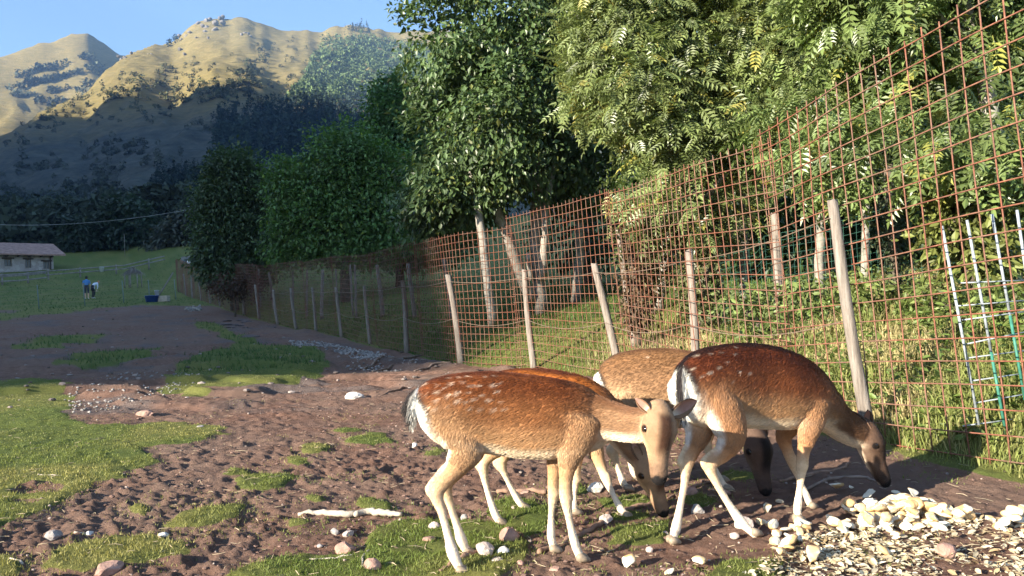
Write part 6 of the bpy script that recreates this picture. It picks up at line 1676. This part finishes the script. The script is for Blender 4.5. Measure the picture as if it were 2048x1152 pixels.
def bread(px, py, r_, label, k, dz=0.0, group='pieces of bread for the deer'):
    p = hit(px, py); R = r_ * p[1] / FOC
    o = bpy.data.objects.new('bread_roll', BM[k % len(BM)]); COL.objects.link(o)
    h_ = R * .62
    for (q, r2, top) in placed:
        if np.hypot(*(q[:2] - p[:2])) < (R + r2) * .55 and top - p[2] < .075: h_ = max(h_, top - p[2] + R * .30)
    o.location = (p[0], p[1], p[2] + h_ + dz); o.scale = (R * rb.uniform(.8, 1.4), R * rb.uniform(.7, 1.1), R * rb.uniform(.42, .85)); o.rotation_euler = (rb.uniform(-.5, .5), rb.uniform(-.5, .5), rb.uniform(0, 6.28))
    placed.append((p, R, p[2] + h_ + R * .35))
    return tag(o, label, 'bread', group)
SINGLE = [(1255, 1134, 19, 'round white bread roll lying alone on the turf'), (1397, 1134, 20, 'bread roll with a cut face, left of the pile in the foreground'), (1670, 982, 17, 'white square bread piece in the shadow under the dark head'), (1535, 1024, 14, 'bread roll below the dark deer face'),
          (1560, 1008, 9, 'small crust beside the front hoof of the dark deer'), (1628, 1122, 23, 'big torn roll at the front of the pile'), (1770, 1112, 17, 'white crust in front of the pile'), (1702, 978, 7, 'tiny white crumb next to the square bread piece'), (1735, 996, 15, 'grey shaded crust at the back of the pile'),
          (1793, 990, 9, 'small grey crumb behind the pile'), (1828, 996, 15, 'yellowish roll at the back of the pile'), (1340, 1148, 9, 'small crumb at the lower edge left of the cut roll'), (1545, 1056, 13, 'white torn piece at the left end of the pile'), (1525, 1050, 12, 'white piece touching the hind hoof of the dark deer')]
for k, (a, b_, r_, lab) in enumerate(SINGLE): bread(a, b_, r_, lab, k)
pile = [(1535, 1095), (1560, 1060), (1600, 1048), (1640, 1035), (1690, 1015), (1740, 1008), (1800, 1005), (1860, 1010), (1930, 1030), (1945, 1050), (1900, 1068), (1850, 1062), (1790, 1072), (1720, 1062), (1660, 1060), (1620, 1075), (1560, 1112)]
pts = px_in(pile, 70, rb); pts = np.concatenate([pts, px_in([(1700, 1030), (1760, 1015), (1880, 1018), (1920, 1045), (1850, 1060), (1740, 1055)], 70, rb), px_in([(1960, 1030), (2060, 1022), (2060, 1070), (2000, 1062)], 16, rb)])
pts = pts[np.argsort(pts[:, 1])]
for i, (a, b_) in enumerate(pts):
    lab = 'piece of broken bread roll in the pale pile by the fence' if a < 1955 else 'piece of bread at the right picture edge beyond the pile'
    bread(a, b_ + 8, rb.uniform(9, 18), lab, i, group='broken bread in the pile' if a < 1955 else 'bread at the picture edge')
# litter of chips and crusts round the pile
n = 3800; q = np.concatenate([px_in([(1480, 1165), (1560, 1090), (1640, 1062), (1760, 1050), (1900, 1045), (2080, 1040), (2080, 1165)], 2300, rb), px_in([(1560, 1110), (1700, 1040), (1960, 1030), (1980, 1100), (1700, 1130)], 1500, rb)])
m_v, m_c = [], []
P = hits(q[:, 0], q[:, 1]); kq = fbm(P[:, 0] * 4, P[:, 1] * 4, 66, 3) > .40 + .1 * rb.normal(size=n); P = P[kq]; n = len(P)
P[:, 2] = surf(P[:, 0], P[:, 1]) + rb.uniform(.002, .022, n)
L_ = .010 + .045 * rb.uniform(0, 1, n) ** 2.2; a = rb.uniform(0, 6.28, n); dirs = np.stack([np.cos(a), np.sin(a), rb.normal(0, .22, n)], -1); nr = np.array([0, 0, 1.0]) + rb.normal(0, .35, (n, 3))
cc = lerp(np.array([.48, .35, .19]), np.array([.74, .65, .47]), rb.uniform(0, 1, n)) * rb.uniform(.5, 1.1, (n, 1))
o = leaves('chip_litter', P - dirs * L_[:, None] * .5, dirs, nr, L_, 'simple', cc, MAT_BREAD); tag(o, 'litter of pale chips and crusts round the bread', kind='stuff')

# ------------------------------------------------------------------ grass
MAT_BLADE = leaf_mat('grass_blade', .3, .6, .3)
def blades(name, label, P, H, W, cols, seed, seg=1, lean=.5):
    rng = np.random.default_rng(seed); n = len(P)
    a = rng.uniform(0, 6.28, n); side = np.stack([np.cos(a), np.sin(a), np.zeros(n)], -1)
    b2 = rng.uniform(0, 6.28, n); ln = np.stack([np.cos(b2), np.sin(b2), np.zeros(n)], -1) * rng.uniform(0, lean, (n, 1))
    if seg == 1:
        V = np.stack([P - side * W[:, None], P + side * W[:, None], P + (ln + np.array([0, 0, 1])) * H[:, None]], 1); F = np.array([[0, 1, 2]])
    else:
        m1 = P + (ln * .35 + np.array([0, 0, .62])) * H[:, None]; tip = P + (ln * 1.25 + np.array([0, 0, .9])) * H[:, None]
        V = np.stack([P - side * W[:, None], P + side * W[:, None], m1 - side * W[:, None] * .8, m1 + side * W[:, None] * .8, tip], 1); F = np.array([[0, 1, 3], [0, 3, 2], [2, 3, 4]])
    k = V.shape[1]
    me = mesh_np(name, V.reshape(-1, 3), (F[None] + np.arange(n)[:, None, None] * k).reshape(-1, 3)); set_col(me, np.repeat(cols, k, 0))
    return tag(link(name, me, MAT_BLADE), label, kind='stuff')
x, y, rng = wedge(340000, 2.3, 17, 21)
k = (x < fence_x(y) - .05); x, y = x[k], y[k]
jx, jy = x + rng.normal(0, .07, len(x)), y + rng.normal(0, .09, len(x)); tf = np.maximum(turf(jx, jy, G(jx, jy)), (fbm(x * 1.7, y * 1.7, 34, 3) > .62) & (rng.uniform(size=len(x)) < .16)); keep = (tf > .5) & (fbm(x * 5, y * 5, 33, 2) > .30); x, y = x[keep], y[keep]; n = len(x); print('turf blades', n)
r_ = np.hypot(x, y); dr = np.clip(sstep(.35, .65, fbm(x / 1.1, y / 1.1, 71, 3)) * .8 + .5 * (fbm(x * 3, y * 3, 73, 2) - .3), 0, 1)
dr = np.where(x < -1.2, np.clip(dr + .25, 0, 1), dr * .6)
col = lerp(np.array([.140, .185, .040]), np.array([.31, .285, .095]), dr) * rng.uniform(.65, 1.3, (n, 1))
blades('turf_grass', 'short cropped grass in patches on the soil', np.stack([x, y, surf(x, y) - .004], -1), rng.uniform(.008, .024, n) * (1 + .03 * r_) * (1 - .45 * sstep(6, 10, r_)), .0016 * (1 + .22 * r_) * rng.uniform(.7, 1.2, n), col, 22, lean=1.0)
# longer grass beyond the mesh: dry and yellow on the sunny bank, green in the shade
x, y, rng = wedge(150000, 3.6, 30, 23)
d = (x - fence_x(y)); k = (d > -.04) & (d < 9); x, y, d = x[k], y[k], d[k]; n = len(x); print('bank blades', n)
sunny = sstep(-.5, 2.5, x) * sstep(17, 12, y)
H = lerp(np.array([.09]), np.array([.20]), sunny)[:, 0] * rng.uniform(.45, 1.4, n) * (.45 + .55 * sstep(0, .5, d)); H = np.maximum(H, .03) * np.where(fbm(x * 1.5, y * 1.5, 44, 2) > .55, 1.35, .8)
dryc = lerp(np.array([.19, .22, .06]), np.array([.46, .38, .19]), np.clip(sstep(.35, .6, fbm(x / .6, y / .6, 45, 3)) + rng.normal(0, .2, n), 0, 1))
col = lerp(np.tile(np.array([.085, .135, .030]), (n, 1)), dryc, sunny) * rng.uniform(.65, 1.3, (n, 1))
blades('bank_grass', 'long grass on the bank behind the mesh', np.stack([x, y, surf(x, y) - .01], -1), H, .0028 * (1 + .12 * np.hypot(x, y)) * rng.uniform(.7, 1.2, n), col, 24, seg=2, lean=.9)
# leafy weeds among it
x, y, rng = wedge(30000, 4.2, 12, 25); d = x - fence_x(y); k = (d > .15) & (d < 4) & (fbm(x * 1.1 + 5, y * 1.1, 46, 2) > .46) & (x > 1.8); x, y = x[k], y[k]; n = len(x); print('weeds', n)
pos = np.stack([x, y, G(x, y) + rng.uniform(.03, .42, n) * np.clip((x - fence_x(y)) * 1.2, .25, 1)], -1); dirs = rng.normal(0, 1, (n, 3)) * np.array([1, 1, .4]); nr = np.array([0, 0, 1.0]) + rng.normal(0, .5, (n, 3))
o = leaves('weeds', pos, dirs, nr, rng.uniform(.05, .12, n), 'simple', np.array([.115, .165, .04]) * rng.uniform(.6, 1.4, (n, 1)), MAT_IVYLEAF); tag(o, 'leafy weeds on the sunny bank', kind='stuff')
# meadow at the far left and lawn under the trees
x, y, rng = wedge(62000, 16, 110, 27); d = x - fence_x(y); k = turf(x, y, G(x, y)) > .5; x, y = x[k], y[k]; n = len(x); print('meadow', n); r_ = np.hypot(x, y)
col = np.array([.050, .105, .026]) * rng.uniform(.6, 1.3, (n, 1))
blades('meadow_grass', 'green meadow grass in the shade', np.stack([x, y, surf(x, y) - .01], -1), rng.uniform(.05, .13, n), .004 * (1 + .10 * r_) * rng.uniform(.7, 1.2, n), col, 28, lean=.9)
# ------------------------------------------------------------------ the blue air of the valley
m = bpy.data.materials.new('valley_haze'); m.use_nodes = True; nt = m.node_tree
nt.nodes.remove(nt.nodes['Principled BSDF'])
pv = nt.nodes.new('ShaderNodeVolumePrincipled'); pv.inputs['Color'].default_value = (0.36, 0.60, 1.0, 1); pv.inputs['Density'].default_value = 0.00016; pv.inputs['Anisotropy'].default_value = 0.2
nt.links.new(pv.outputs[0], nt.nodes['Material Output'].inputs['Volume'])
mb = MB(); mb.box((-2900, -2400, -60), (2400, 2700, 860)); o = mb.build('haze', m); tag(o, 'thin bluish haze hanging in the valley', kind='stuff')
